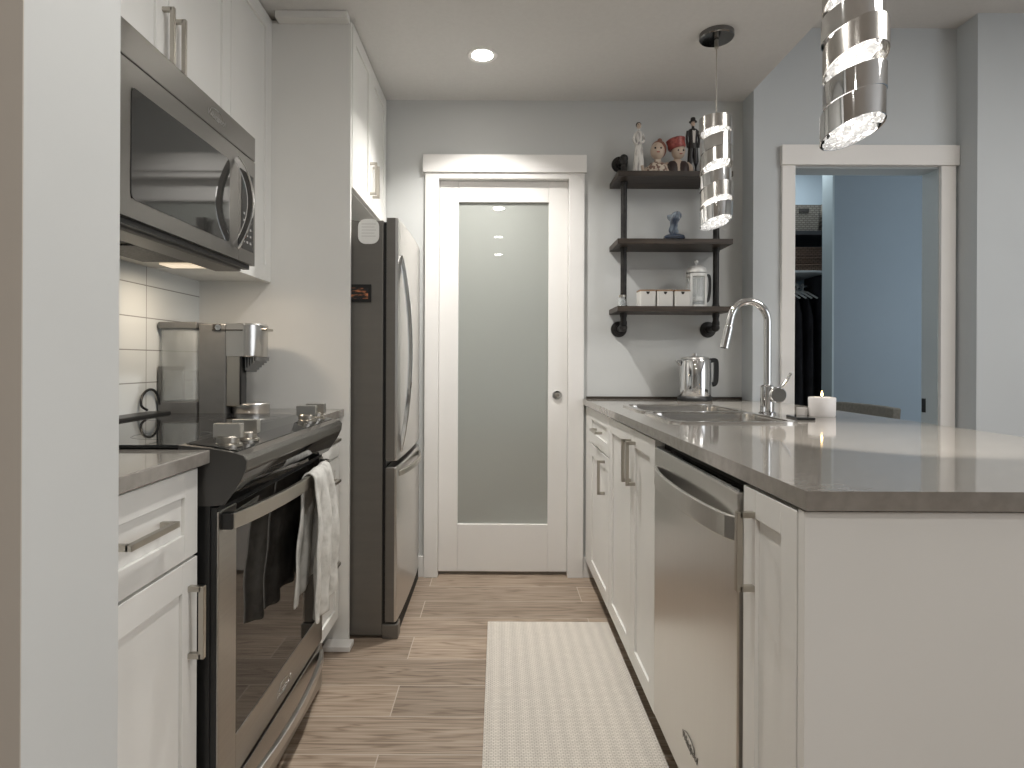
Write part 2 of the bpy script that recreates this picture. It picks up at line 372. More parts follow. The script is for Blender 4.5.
# ---- door 2 (opening to the bedroom): casing, jamb, header, strike plate
d2 = bpy.data.objects.new('door_2', None); COL.objects.link(d2); d2.location = (1.8, YW, 0); ORG['door_2'] = (1.8, YW, 0); struct(d2)
b = MB(); b.box(1.383, EX0, YW-.018, YW, 0, EZ+.005); b.box(EX1, 2.232, YW-.018, YW, 0, EZ+.005); b.build('door_casing', M['trim'], d2, bevel=.002)
MB().box(1.378, 2.243, YW-.028, YW, EZ+.005, 2.165).build('door_header', M['trim'], d2, bevel=.002)
jm = mat('jamb_paint', (.52,.58,.60), .45)
b = MB(); b.box(EX0, EX0+.004, YW, YW+.11, 0, EZ); b.box(EX1-.004, EX1, YW, YW+.11, 0, EZ); b.box(EX0, EX1, YW, YW+.11, EZ-.004, EZ); b.build('door_jamb', jm, d2)
MB().box(EX1-.007, EX1-.004, YW+.078, YW+.104, .855, .925).build('strike_plate', M['black'], d2)

# ---- backsplash tile
struct(MB().box(XL, XL+.006, .803, 2.337, .915, 1.42).build('wall_backsplash', M['tile']))

# ------------------------------------------------------------------ left run
XDF, XCE = -.616, -.598
def base_cab(name, x0, x1, y0, y1, label, group, toe_side=None, z1=.885):
    t = thing(name, ((x0+x1)/2, (y0+y1)/2, 0), label, 'cabinet', group)
    return t
# near base cabinet: one drawer over one door
t = base_cab('base_cabinet', XL, -.635, .805, 1.236, 'white base cabinet with one drawer and one door left of the stove', 'left base cabinets')
MB().box(XL+.01, -.636, .806, 1.236, .0, .885).build('cabinet_body', M['white'], t)
d = shaker(XDF, 1, .809, 1.233, .706, .880, rail=.05).build('drawer', M['white'], t, bevel=.0012)
pull_h(XDF, 1, .799, .958, 1.105).build('handle', M['nickel'], d, bevel=.001)
d = shaker(XDF, 1, .809, 1.233, .095, .700).build('door', M['white'], t, bevel=.0012)
pull_v(XDF, 1, 1.200, .505, .650).build('handle', M['nickel'], d, bevel=.001)
# far base cabinet: three drawers
t = base_cab('base_cabinet', XL, -.635, 2.014, 2.335, 'white base cabinet of three drawers between stove and refrigerator panel', 'left base cabinets')
MB().box(XL+.01, -.636, 2.014, 2.335, .10, .885).build('cabinet_body', M['white'], t)
MB().box(XL+.01, -.690, 2.014, 2.335, 0, .10).build('toe_kick', M['toe'], t)
for z0, z1 in ((.735,.880),(.425,.730),(.105,.420)):
    d = shaker(XDF, 1, 2.017, 2.332, z0, z1, rail=.045).build('drawer', M['white'], t, bevel=.0012)
    hz = (z0+z1)/2 if z1-z0 < .2 else z1-.075
    pull_h(XDF, 1, hz, 2.105, 2.245).build('handle', M['nickel'], d, bevel=.001)
# countertops
tag(MB().box(XL+.006, XCE, .804, 1.248, .887, .915).build('countertop', M['counter'], bevel=.002), 'short grey quartz countertop left of the stove, beside the pale wall', 'countertop', 'left countertops')
tag(MB().box(XL+.006, XCE, 2.012, 2.336, .887, .915).build('countertop', M['counter'], bevel=.002), 'short grey quartz countertop under the coffee machine', 'countertop', 'left countertops')

# ---- range
RY0, RY1 = 1.252, 2.008
t = thing('stove', (-.87, 1.63, 0), 'slide-in steel stove with black glass cooktop and grey towel on handle', 'stove')
MB().box(-1.160, -.600, RY0, RY1, .03, .900).build('oven_body', M['black'], t)
MB().box(-1.160, -.68, RY0, RY1, 0, .03).build('plinth', M['dark_gap'], t)
MB().box(-1.130, -.662, RY0-.004, RY1+.003, .917, .924).build('cooktop', M['black_glass'], t, bevel=.002)
MB().box(-1.162, -1.085, RY0+.01, RY1-.01, .900, .932).build('rear_vent', M['black'], t, bevel=.006)
# burner rings, printed on the glass
rg = mat('burner_print', (.07,.07,.07), .15)
for cx, cy, r in ((-.77,1.42,.085),(-.77,1.83,.10),(-.98,1.42,.07),(-.98,1.83,.08)):
    b = MB(); n = 40
    o_ = [(cx+r*math.cos(2*PI*i/n), cy+r*math.sin(2*PI*i/n), .9243) for i in range(n)]
    i_ = [(cx+(r-.004)*math.cos(2*PI*i/n), cy+(r-.004)*math.sin(2*PI*i/n), .9243) for i in range(n)]
    b.loft([o_, i_], False, False); b.build('burner_ring', rg, t)
prof = [(-.665,.900),(-.665,.924),(-.600,.917),(-.548,.908),(-.530,.902),(-.522,.892),(-.524,.872),(-.534,.850),(-.549,.826),(-.568,.800),(-.60,.797),(-.665,.797)]
up_ = [(-.665,.866),(-.665,.924),(-.600,.917),(-.548,.908),(-.530,.902),(-.522,.892),(-.5235,.872),(-.527,.866)]
low_ = [(-.665,.797),(-.665,.866),(-.527,.866),(-.534,.850),(-.549,.826),(-.568,.800),(-.600,.797)]
cp = MB().prism(up_, RY0-.001, RY1+.001).build('control_panel', M['panel_dark'], t, bevel=.0015)
MB().prism(low_, RY0-.001, RY1+.001).build('panel_skirt', M['black_glass'], cp)
ec = mat('panel_end_cap', (.045,.043,.04), .35)
for ya in (RY0-.004, RY1+.001): MB().prism(prof, ya, ya+.003).build('end_cap', ec, cp)
# touch panel laid on the sloped top
def slope_z(x): return .917 + (x+.600)*(.908-.917)/(.052) if x > -.6 else .924 + (x+.665)*(.917-.924)/.065
tp = MB(); poly = [(-.658, .9238), (-.600, .9174), (-.549, .9086), (-.549, .9098), (-.600, .9190), (-.658, .9252)]
tp.prism(poly, 1.268, 1.992); tp.build('touch_panel', M['black_glass'], cp)
for ky in (1.315, 1.408, 1.852, 1.945):
    b = MB(); z0 = slope_z(-.590)-.002
    b.lathe([(0,0),(.029,0),(.029,.005),(.024,.008),(.024,.020),(.021,.023),(0,.023)], (-.590, ky, z0), n=24)
    kb = b.build('knob', M['nickel'], t, smooth=True)
    MB().box(-.620, -.560, ky-.010, ky+.010, z0+.018, z0+.050).build('knob_grip', M['steel'], kb, bevel=.002)
# oven door: steel frame around black glass
DXF = -.583; b = MB()
b.box(-.588, DXF, RY0+.004, 1.342, .172, .783); b.box(-.588, DXF, 1.968, RY1-.004, .172, .783)
b.box(-.588, DXF, 1.342, 1.968, .172, .264)
od = b.build('oven_door', M['steel_h'], t, bevel=.0015)
MB().box(-.600, -.588, RY0+.004, RY1-.004, .172, .783).build('door_core', M['black'], od)
MB().box(-.589, -.5845, 1.342, 1.968, .264, .782).build('oven_window', M['oven_glass'], od, bevel=.0008)
MB().box(-.600, -.587, RY0+.004, RY1-.004, .783, .792).build('door_top_edge', M['black'], od)
def bowpath(x_end, x_mid, ya, yb, z, n=16):
    return [(x_end + (x_mid-x_end)*math.sin(PI*i/n)**.7, ya+(yb-ya)*i/n, z) for i in range(n+1)]
hb = MB().sweep(bowpath(-.564, -.530, 1.275, 1.985, .760, 20), rsec(.012, .034)).build('door_handle', M['nickel'], od, bevel=.002)
for ya in (1.268, 1.968): MB().box(-.587, -.560, ya, ya+.018, .742, .778).build('handle_bracket', M['black'], hb, bevel=.003)
# storage drawer
sd = MB().box(-.600, DXF, RY0+.004, RY1-.004, .022, .160).build('storage_drawer', M['steel_h'], t, bevel=.002)
MB().sweep(bowpath(-.581, -.545, 1.275, 1.990, .132, 20), rsec(.014, .028)).build('drawer_handle', M['steel'], sd, bevel=.003)
text('Whirlpool', .026, (DXF+.0006, 1.64, .208), (PI/2,0,PI/2), M['chrome'], od, 'badge')
sw = MB(); sw.tube([(DXF+.001, 1.64+.042*math.cos(a)*(1-.25*a/6.5), .214+.017*math.sin(a)*(1-.25*a/6.5)) for a in [k*.3 for k in range(20)]], .0009, 6, up=(1,0,0)); sw.build('badge_swirl', M['chrome'], od)

# ---- towel over the oven handle
def make_towel():
    bm = bmesh.new(); ny, ns = 34, 60
    y0, y1 = 1.672, 1.892
    rows = []
    for j in range(ns+1):
        s = j/ns; row = []
        for i in range(ny+1):
            u = i/ny; y = y0 + (y1-y0)*u
            ph = 2*PI*u*2.6 + .6
            lf, lb = .372 + .02*math.sin(3*u+.5), .325 + .015*math.cos(5*u)
            tot = lf+lb+.04; d = s*tot
            xh = -.564 + (.034)*math.sin(PI*(y-1.275)/.71)**.7
            if d < lb:
                z = .770-(lb-d); x = xh-.016; amp = .008*min(1,(lb-d)/.12); pin = (lb-d)/lb
                x += amp*math.sin(ph*1.1) - .001; sgn = -1
                x = min(x, xh-.012)
            elif d < lb+.04:
                a = PI*(d-lb)/.04; x = xh-.016*math.cos(a); z = .770+.016*math.sin(a); pin = 0
            else:
                dd = d-lb-.04; z = .770-dd; amp = .017*min(1, dd/.15); pin = dd/lf
                x = xh+.020+amp*(1+math.sin(ph))*.8
            yy = y + .018*math.sin(9*z+2*u) - .05*pin*(1-u) + (.02*pin)*(u)
            row.append(bm.verts.new((x + .002*math.sin(60*y+40*z), yy, z + .002*math.sin(50*u))))
        rows.append(row)
    for a, b_ in zip(rows, rows[1:]):
        for i in range(ny): bm.faces.new((a[i], a[i+1], b_[i+1], b_[i]))
    m_ = MB(); m_.bm.free(); m_.bm = bm
    o = m_.build('hand_towel', M['towel'], smooth=True)
    for md in list(o.modifiers): o.modifiers.remove(md)
    md = o.modifiers.new('thick', 'SOLIDIFY'); md.thickness = .006; md.offset = 0
    md = o.modifiers.new('sub', 'SUBSURF'); md.levels = 1; md.render_levels = 1
    return tag(o, 'pale grey plush towel hanging over the oven door handle', 'towel')
make_towel()

# ---- microwave
MX, MY0, MY1, MZ0, MZ1 = -.804, 1.2036, 1.9801, 1.4081, 1.8333
t = thing('microwave', (-.97, 1.55, MZ0), 'steel over-the-range microwave mounted under the wall cabinet above the stove', 'microwave')
MB().box(XL+.006, -.836, MY0, MY1, MZ0+.012, MZ1).build('microwave_body', M['steel_dark'], t)
MB().box(-.837, MX, MY0, MY1, 1.7557, MZ1).build('vent_strip', M['steel_m'], t, bevel=.002)
dr = MB()
wy0, wy1, wz0, wz1 = 1.3115, 1.7890, 1.4553, 1.6987
dr.box(-.837, MX, MY0, wy0, MZ0+.004, 1.7521); dr.box(-.837, MX, wy1, 1.8548, MZ0+.004, 1.7521)
dr.box(-.837, MX, wy0, wy1, wz1, 1.7521); dr.box(-.837, MX, wy0, wy1, MZ0+.004, wz0); dr.box(-.837, -.816, wy0, wy1, wz0, wz1)
dd_ = dr.build('door', M['steel_m'], t)
gl = MB(); lp0 = [(x, y, z) for (y, z, x) in rrect(wy0-.001, wy1+.001, wz0-.001, wz1+.001, .014, -.818)]
lp1 = [(x+.0155, y, z) for (x, y, z) in lp0]; gl.loft([lp0, lp1]); gl.build('door_window', mat('smoked_window', (.035,.035,.033), .06, spec=.6), dd_)
hp = [(MX+.004+.046*math.sin(PI*k/18)**.8, 1.8260, 1.4461+.272*k/18) for k in range(19)]
MB().sweep(hp, rsec(.020, .011), up=(0,1,0)).build('handle', M['chrome'], dd_, bevel=.003)
cpn = MB().box(-.837, MX, 1.8578, MY1, MZ0+.004, 1.7521).build('control_panel', M['steel_m'], t, bevel=.0015)
kp = MB().box(MX-.002, MX+.001, 1.8753, 1.9636, 1.4533, 1.6987).build('keypad', M['black_glass'], cpn)
bt = mat('button_print', (.30,.30,.29), .5)
b = MB()
for r in range(5):
    for c in range(3): b.box(MX+.001, MX+.0014, 1.8876+c*.024, 1.8876+c*.024+.012, 1.4749+r*.022, 1.4749+r*.022+.007)
b.build('button_marks', bt, kp)
MB().box(MX+.001, MX+.0014, 1.8856, 1.9534, 1.6423, 1.6772).build('display', mat('display_dark', (.03,.05,.05), .1), kp)
# underside: intake, plate, filters, lamp
MB().box(-.836, -.816, MY0+.01, MY1-.015, MZ0-.010, MZ0+.012).build('intake_lip', M['black'], t)
MB().box(-.921, -.836, MY0+.015, MY1-.03, MZ0-.018, MZ0+.012).build('intake_grille', M['steel_dark'], t, bevel=.004)
un = MB().box(-1.14, -.921, MY0+.01, MY1-.01, MZ0-.004, MZ0+.012).build('underside_plate', M['nickel'], t)
fm = noise_tint(mat('filter_mesh', (.08,.075,.07), .5, metal=.6), (.05,.047,.043), (.14,.13,.12), nscale=160)
for fy in (1.26, 1.56):
    MB().box(-1.08, -.941, fy, fy+.26, MZ0-.010, MZ0-.004).build('grease_filter', fm, un, bevel=.003)
MB().box(-1.06, -.95, 1.875, 1.950, MZ0-.008, MZ0-.004).build('lamp_lens', M['lampwarm'], un)
area('microwave_lamp', (-.95, 1.91, MZ0-.02), .08, 1.1, (1,.82,.62), (0, 0, 0))
text('Whirlpool', .026, (MX+.0006, 1.7048, 1.7901), (PI/2,0,PI/2), M['chrome'], t, 'badge')
sw = MB(); sw.tube([(MX+.001, 1.7048+.042*math.cos(a)*(1-.25*a/6.5), 1.7963+.0175*math.sin(a)*(1-.25*a/6.5)) for a in [k*.3 for k in range(20)]], .0009, 6, up=(1,0,0)); sw.build('badge_swirl', M['chrome'], t)

# ---- wall cabinets
XU = -.885
t = thing('wall_cabinet', (-1.03, 1.55, 1.82), 'white two-door wall cabinet directly above the microwave', 'cabinet', 'left wall cabinets')
MB().box(XL, XU-.020, .806, 1.980, 1.838, ZC-.001).build('cabinet_body', M['white'], t)
for ya, yb, hy in ((1.236, 1.605, 1.577), (1.608, 1.977, 1.635)):
    d = shaker(XU, 1, ya, yb, 1.840, 2.425).build('door', M['white'], t, bevel=.0012)
    pull_v(XU, 1, hy, 1.878, 2.028).build('handle', M['nickel'], d, bevel=.001)
shaker(XU, 1, .806, 1.233, 1.840, 2.425).build('door', M['white'], t, bevel=.0012)
t = thing('wall_cabinet', (-1.03, 2.13, 1.41), 'tall white one-door wall cabinet hanging above the coffee machine', 'cabinet', 'left wall cabinets')
MB().box(XL, XU-.020, 1.982, 2.336, 1.41, ZC-.001).build('cabinet_body', M['white'], t)
shaker(XU, 1, 1.981, 2.336, 1.405, 2.425, rail=.058).build('door', M['white'], t, bevel=.0012)
# tall refrigerator side panel
t = thing('side_panel', (-.87, 2.346, 0), 'full-height white side panel between the stove run and the refrigerator', 'panel')
MB().box(XL, -.578, 2.337, 2.356, 0, 2.424).build('panel_board', M['white'], t, bevel=.001)
MB().box(-.858, -.582, 2.290, 2.337, 2.412, ZC-.001).build('top_filler', M['white'], t, bevel=.002)
MB().box(-.66, -.556, 2.268, 2.337, 0, .020).build('foot_moulding', M['trim'], t, bevel=.003)
# cabinet over the refrigerator
t = thing('wall_cabinet', (-.87, 2.71, 1.785), 'white two-door cabinet above the refrigerator', 'cabinet')
MB().box(XL, -.596, 2.357, YB-.001, 1.785, ZC-.001).build('cabinet_body', M['white'], t)
for ya, yb, hy in ((2.360, 2.712, 2.685), (2.715, 3.070, 2.742)):
    d = shaker(-.576, 1, ya, yb, 1.787, 2.432).build('door', M['white'], t, bevel=.0012)
    pull_v(-.576, 1, hy, 1.845, 1.99).build('handle', M['nickel'], d, bevel=.001)

# ---- refrigerator
FY0, FY1 = 2.375, 3.052
t = thing('refrigerator', (-.78, 2.71, 0), 'tall steel refrigerator with bottom freezer beside the pantry door', 'refrigerator')
MB().box(-1.15, -.456, FY0+.004, FY1-.004, .012, 1.660).build('fridge_case', M['steel_dark'], t, bevel=.004)
MB().box(-.456, -.444, FY0+.012, FY1-.012, .06, 1.655).build('door_gasket', M['black'], t)
def fdoor(z0, z1, name):
    n = 14; poly = [(-.444, FY0)]
    for k in range(n+1):
        u = k/n; poly.append((-.399 + .009*math.sin(PI*u)**.6 - .0, FY0+.001+(FY1-FY0-.002)*u))
    poly.append((-.444, FY1))
    return MB().prism(poly, z0, z1, axis='z').build(name, M['steel'], t, bevel=.007, smooth=False)
ud = fdoor(.705, 1.672, 'door'); ld = fdoor(.065, .682, 'freezer_drawer')
MB().box(-.442, -.408, FY0-.0025, FY0+.001, .709, 1.668).build('door_side', M['steel_dark'], ud)
MB().box(-.442, -.408, FY0-.0025, FY0+.001, .069, .678).build('door_side', M['steel_dark'], ld)
hp = [(-.398+.042*math.sin(PI*k/24)**.75, 2.440, .735+.795*k/24) for k in range(25)]
MB().sweep(hp, rsec(.020, .014), up=(0,1,0)).build('door_handle', M['chrome'], ud, bevel=.004)
hp = [(-.398+.036*math.sin(PI*k/20)**.7, 2.42+.58*k/20, .650-.0*k) for k in range(21)]
MB().sweep(hp, rsec(.012, .022)).build('drawer_handle', M['nickel'], ld, bevel=.003)
MB().box(-.456, -.400, FY0+.01, FY1-.01, .0, .060).build('kick_grille', M['dark_gap'], t)
MB().box(-.456, -.392, FY0+.002, FY0+.06, .0, .058).build('foot_cover', M['steel_dark'], t, bevel=.004)
MB().box(-.50, -.41, FY1-.07, FY1-.02, 1.660, 1.690).build('hinge_cover', M['black'], t, bevel=.003)
# things stuck on the refrigerator side
def fridge_pt(px, py): return (px-498)*FY0/600, 1.10+(362-py)*FY0/600
nt = MB(); x0, z1 = fridge_pt(357.5, 219.5); x1, z0 = fridge_pt(378.5, 244.5)
lp = [(x, FY0+.003, z) for (x, z, _) in rrect(x0, x1, z0, z1, .03, 0)]; nt.loft([lp, [(x, FY0-.001, z) for x, y, z in lp]])
nt = nt.build('paper_note', mat('note_paper', (.80,.80,.77), .7), bevel=0)
tag(nt, 'white rounded paper note stuck on the refrigerator side, high up', 'note')
b = MB(); ink = mat('note_ink', (.45,.44,.42), .7)
for k in range(5): b.box(x0+.014, x1-.012-.006*(k%2), FY0-.0016, FY0-.001, z0+.030+.012*k, z0+.0315+.012*k)
nw = b.build('written_lines', ink, nt)
x0, z1 = fridge_pt(348, 285); x1, z0 = fridge_pt(371, 302.5)
ph = thing('photo_magnet', ((x0+x1)/2, FY0, z0), 'small black framed photo magnet with orange streaks on refrigerator side', 'magnet')
MB().box(x0, x1, FY0-.004, FY0+.004, z0, z1).build('magnet_frame', M['black'], ph, bevel=.001)
pm_ = mat('photo_print', (.1,.05,.03), .3); noise_tint(pm_, (.02,.02,.02), (.75,.28,.12), scale=(14,1,60), nscale=1.4, lo=.50, hi=.66)
MB().box(x0+.008, x1-.012, FY0-.005, FY0-.004, z0+.012, z1-.014).build('photo_print', pm_, ph)

# ---- coffee machine (side view, spout towards the aisle)
CB = .915; cy0, cy1 = 2.045, 2.20
t = thing('coffee_machine', (-.98, 2.12, CB), 'grey capsule coffee machine with clear water tank on the far left countertop', 'coffee machine')
MB().box(-1.022, -.928, cy0, cy1, CB, 1.228).build('machine_body', M['machine'], t, bevel=.006)
MB().box(-.928, -.882, cy0+.004, cy0+.050, CB+.03, 1.118).build('front_column', M['nickel'], t, bevel=.003)
b = MB()      # brewing head, overhanging the cup space
b.box(-.928, -.868, cy0+.002, cy1-.002, 1.116, 1.227)
b.lathe([(.055,0),(.058,.004),(.058,.110),(.052,.116),(0,.116)], (-.872, (cy0+cy1)/2, 1.114), n=32, sy=1.25, sx=.9)
b.build('brew_head', M['steel'], t, smooth=True)
MB().box(-.975, -.872, cy0-.002, cy1+.002, 1.203, 1.207).build('seam_line', M['dark_gap'], t)
MB().box(-.86, -.806, (cy0+cy1)/2-.03, (cy0+cy1)/2+.03, 1.205, 1.214).build('lever', M['nickel'], t, bevel=.002)
MB().box(-.972, -.945, cy0-.003, cy0+.01, 1.203, 1.225).build('side_inset', M['dark_gap'], t)
MB().lathe([(0,0),(.010,0),(.010,.004),(0,.004)], (-.953, cy0-.006, 1.214), axis='y', n=18).build('side_button', M['chrome'], t, smooth=True)
b = MB()
for k in range(6): b.box(-.880+.009*k, -.876+.009*k, cy0+.02, cy1-.02, 1.06+.008*k, 1.114, rot=None)
b.build('outlet_fins', M['machine'], t)
b = MB(); b.box(-.882, -.876, cy0+.004, cy0+.046, CB+.035, 1.118); b.build('back_splash', M['black'], t)
dt = MB().lathe([(0,0),(.062,0),(.064,.004),(.064,.034),(.060,.038),(0,.038)], (-.872, (cy0+cy1)/2, CB), n=32, sy=1.1, sx=.95).build('drip_tray', M['steel'], t, smooth=True)
# tank
tx0, tx1 = -1.158, -1.026
MB().box(tx0, tx1, cy0-.004, cy1, CB, CB+.045).build('tank_base', M['machine'], t, bevel=.003)
MB().box(tx0, tx1, cy0-.004, cy1, 1.208, 1.232).build('tank_lid', M['machine'], t, bevel=.004)
b = MB(); wl = .004; z0, z1 = CB+.045, 1.208
b.loft([rrect(tx0+.003, tx1-.003, cy0, cy1-.004, .014, z0), rrect(tx0+.003, tx1-.003, cy0, cy1-.004, .014, z1), rrect(tx0+.007, tx1-.007, cy0+.004, cy1-.008, .012, z1), rrect(tx0+.007, tx1-.007, cy0+.004, cy1-.008, .012, z0+.004)])
b.build('water_tank', M['glass'], t, smooth=True)
MB().box(tx0+.012, tx1-.012, cy0+.008, cy1-.014, z0+.004, z0+.105).build('tank_water', mat('water', (.6,.66,.66), .0, alpha=.18), t)
MB().box(tx0+.001, tx0+.010, cy0-.002, cy1, z0, 1.08).build('tank_rail', M['machine'], t)
# its cord
pts = [(-1.150, 2.042, .950), (-1.155, 2.034, .985), (-1.158, 2.008, 1.003), (-1.158, 1.972, .997), (-1.155, 1.945, .976), (-1.15, 1.938, .952), (-1.145, 1.960, .938)]
def smooth_path(p, n=6):
    p = [Vector(q) for q in p]; out = []
    for i in range(len(p)-1):
        a, b_, c_, d_ = p[max(i-1,0)], p[i], p[i+1], p[min(i+2,len(p)-1)]
        for k in range(n):
            u = k/n
            out.append(.5*((2*b_)+(c_-a)*u+(2*a-5*b_+4*c_-d_)*u*u+(3*b_-a-3*c_+d_)*u**3))
    return out + [p[-1]]
MB().tube(smooth_path(pts), .004, 8).build('power_cord', M['black'], t, smooth=True)

# ------------------------------------------------------------------ right run (peninsula)
XR, XRC = .450, .443
CT = .914
def rbody(t, y0, y1, x1=1.05):
    MB().box(XR+.020, x1, y0, y1, .10, .882).build('cabinet_body', M['white'], t)
    MB().box(XR+.055, x1, y0, y1, 0, .10).build('toe_kick', M['toe'], t)
HX = XR
# end cabinet with the big end panel
t = thing('base_cabinet', (.75, 1.0, 0), 'white end cabinet of the peninsula with a narrow door and plain end panel', 'cabinet', 'peninsula cabinets')
rbody(t, .901, 1.100)
d = shaker(XR, -1, .903, 1.097, .095, .878, rail=.05).build('door', M['white'], t, bevel=.0012)
pull_v(XR, -1, 1.052, .700, .840).build('handle', M['nickel'], d, bevel=.001)
MB().box(XR+.001, 1.32, .881, .900, 0, .882).build('end_panel', M['white'], t, bevel=.001)
# dishwasher
DY0, DY1 = 1.108, 1.706
t = thing('dishwasher', (.75, 1.40, 0), 'steel dishwasher built into the peninsula under the countertop', 'dishwasher')
MB().box(XR+.025, 1.04, DY0, DY1, .10, .872).build('tub', M['dark_gap'], t)
MB().box(XR+.06, 1.04, DY0, DY1, 0, .10).build('toe_kick', M['toe'], t)
DF = .446
dw = MB().box(DF, XR+.022, DY0+.004, DY1-.004, .105, .860).build('door', M['steel'], t, bevel=.003)
MB().box(XR+.001, XR+.024, DY0+.010, DY1-.010, .860, .864).build('control_strip', M['black_glass'], dw)
hpts = [(DF+.003-.034*math.sin(PI*k/24)**.5, 1.680-.560*k/24, .790) for k in range(25)]
MB().sweep(hpts, rsec(.010, .045)).build('door_handle', M['steel'], dw, bevel=.002)
text('Whirlpool', .026, (DF-.0006, 1.385, .215), (PI/2,0,-PI/2), M['steel_dark'], dw, 'badge')
sw = MB(); sw.tube([(DF-.001, 1.385+.042*math.cos(a)*(1-.25*a/6.5), .221+.017*math.sin(a)*(1-.25*a/6.5)) for a in [k*.3 for k in range(20)]], .0009, 6, up=(1,0,0)); sw.build('badge_swirl', M['steel_dark'], dw)
# sink cabinet
t = thing('base_cabinet', (.75, 2.06, 0), 'white two-door sink cabinet beside the dishwasher', 'cabinet', 'peninsula cabinets')
MB().box(XR+.020, 1.05, 1.712, 1.73, .10, .882).build('cabinet_side', M['white'], t)
MB().box(XR+.020, 1.05, 2.402, 2.42, .10, .882).build('cabinet_side', M['white'], t)
MB().box(1.03, 1.05, 1.73, 2.402, .10, .882).build('cabinet_back', M['white'], t)
MB().box(XR+.020, 1.03, 1.73, 2.402, .10, .118).build('cabinet_floor', M['white'], t)
MB().box(XR+.020, XR+.036, 1.73, 2.402, .80, .882).build('cabinet_rail', M['white'], t)
MB().box(XR+.055, 1.05, 1.712, 2.42, 0, .10).build('toe_kick', M['toe'], t)
for ya, yb, hy in ((1.716, 2.026, 1.992), (2.029, 2.418, 2.058)):
    d = shaker(XR, -1, ya, yb, .095, .878).build('door', M['white'], t, bevel=.0012)
    pull_v(XR, -1, hy-.03, .697, .842).build('handle', M['nickel'], d, bevel=.001)
# far cabinet: drawer over door, filler to the wall
t = thing('base_cabinet', (.75, 2.72, 0), 'white base cabinet with drawer over door beside the pantry door frame', 'cabinet', 'peninsula cabinets')
MB().box(XR+.020, 1.05, 2.421, 2.62, .10, .68).build('cabinet_body', M['white'], t)
MB().box(XR+.020, 1.05, 2.62, YB-.002, .10, .882).build('cabinet_end', M['white'], t)
MB().box(XR+.055, 1.05, 2.421, YB-.002, 0, .10).build('toe_kick', M['toe'], t)
d = shaker(XR, -1, 2.424, 2.930, .716, .878, rail=.05).build('drawer', M['white'], t, bevel=.0012)
pull_h(XR, -1, .795, 2.585, 2.735).build('handle', M['nickel'], d, bevel=.001)
d = shaker(XR, -1, 2.424, 2.930, .095, .710).build('door', M['white'], t, bevel=.0012)
pull_v(XR, -1, 2.520, .545, .688).build('handle', M['nickel'], d, bevel=.001)
MB().box(XR, XR+.02, 2.933, YB-.02, .095, .882).build('filler_strip', M['white'], t)
# countertop with sink cut-outs
SX0, SX1, SYa, SYm0, SYm1, SYb = .555, .915, 1.855, 2.195, 2.235, 2.585
CX1 = 1.345; b = MB()
zb, zt = .8855, CT
XNR = XRC+.006
b.box(SX0-.004, CX1, .872, SYa-.004, zb, zt)
b.box(SX0-.004, 1.248, SYb+.004, YB-.002, zb, zt); b.box(1.248, CX1, SYb+.004, YW-.03, zb, zt)
b.prism([(XNR, .872), (SX0-.004, .872), (SX0-.004, YB-.002), (XRC-.010, YB-.002)], zb, zt, axis='z'); b.box(SX1+.004, CX1, SYa-.004, SYb+.004, zb, zt)
b.box(SX0-.004, SX1+.004, SYm0+.004, SYm1-.004, zb, zt)
bmesh.ops.remove_doubles(b.bm, verts=b.bm.verts, dist=1e-5)
tag(b.build('countertop', M['counter'], bevel=0), 'long grey quartz peninsula countertop with double sink', 'countertop')
# dark back strip on the counter against the wall
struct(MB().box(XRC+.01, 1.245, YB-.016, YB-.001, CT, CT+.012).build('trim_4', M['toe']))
# sink
t = thing('kitchen_sink', (.735, 2.22, CT-.19), 'double bowl stainless steel sink set in the peninsula countertop', 'sink')
ss = mat('sink_steel', (.66,.64,.61), .2, metal=1)
for ya, yb in ((SYa, SYm0), (SYm1, SYb)):
    lo = [rrect(SX0, SX1, ya, yb, .05, CT+.001), rrect(SX0+.003, SX1-.003, ya+.003, yb-.003, .05, CT-.02), rrect(SX0+.008, SX1-.008, ya+.008, yb-.008, .05, CT-.16), rrect(SX0+.03, SX1-.03, ya+.03, yb-.03, .04, CT-.19)]
    b = MB(); b.loft(lo, cap0=False, cap1=True)
    bw = b.build('bowl', ss, t, smooth=True)
    MB().lathe([(0,.001),(.038,.001),(.042,.004),(.030,.002),(0,.002)], ((SX0+SX1)/2, (ya+yb)/2, CT-.19), n=24).build('drain', M['chrome'], bw, smooth=True)
def ring(b, o, i, z0, z1):
    b.loft([[(x,y,z0) for x,y,_ in o], [(x,y,z1) for x,y,_ in o], [(x,y,z1) for x,y,_ in i], [(x,y,z0) for x,y,_ in i]], False, False)
b = MB()
for ya, yb in ((SYa, SYm0), (SYm1, SYb)):
    oa = SYa-.022 if ya == SYa else (SYm0+SYm1)/2-.0; ob = SYb+.022 if yb == SYb else (SYm0+SYm1)/2
    ring(b, rrect(SX0-.022, SX1+.022, oa, ob, .055, 0), rrect(SX0, SX1, ya, yb, .05, 0), CT, CT+.006)
b.build('rim', ss, t, smooth=True)
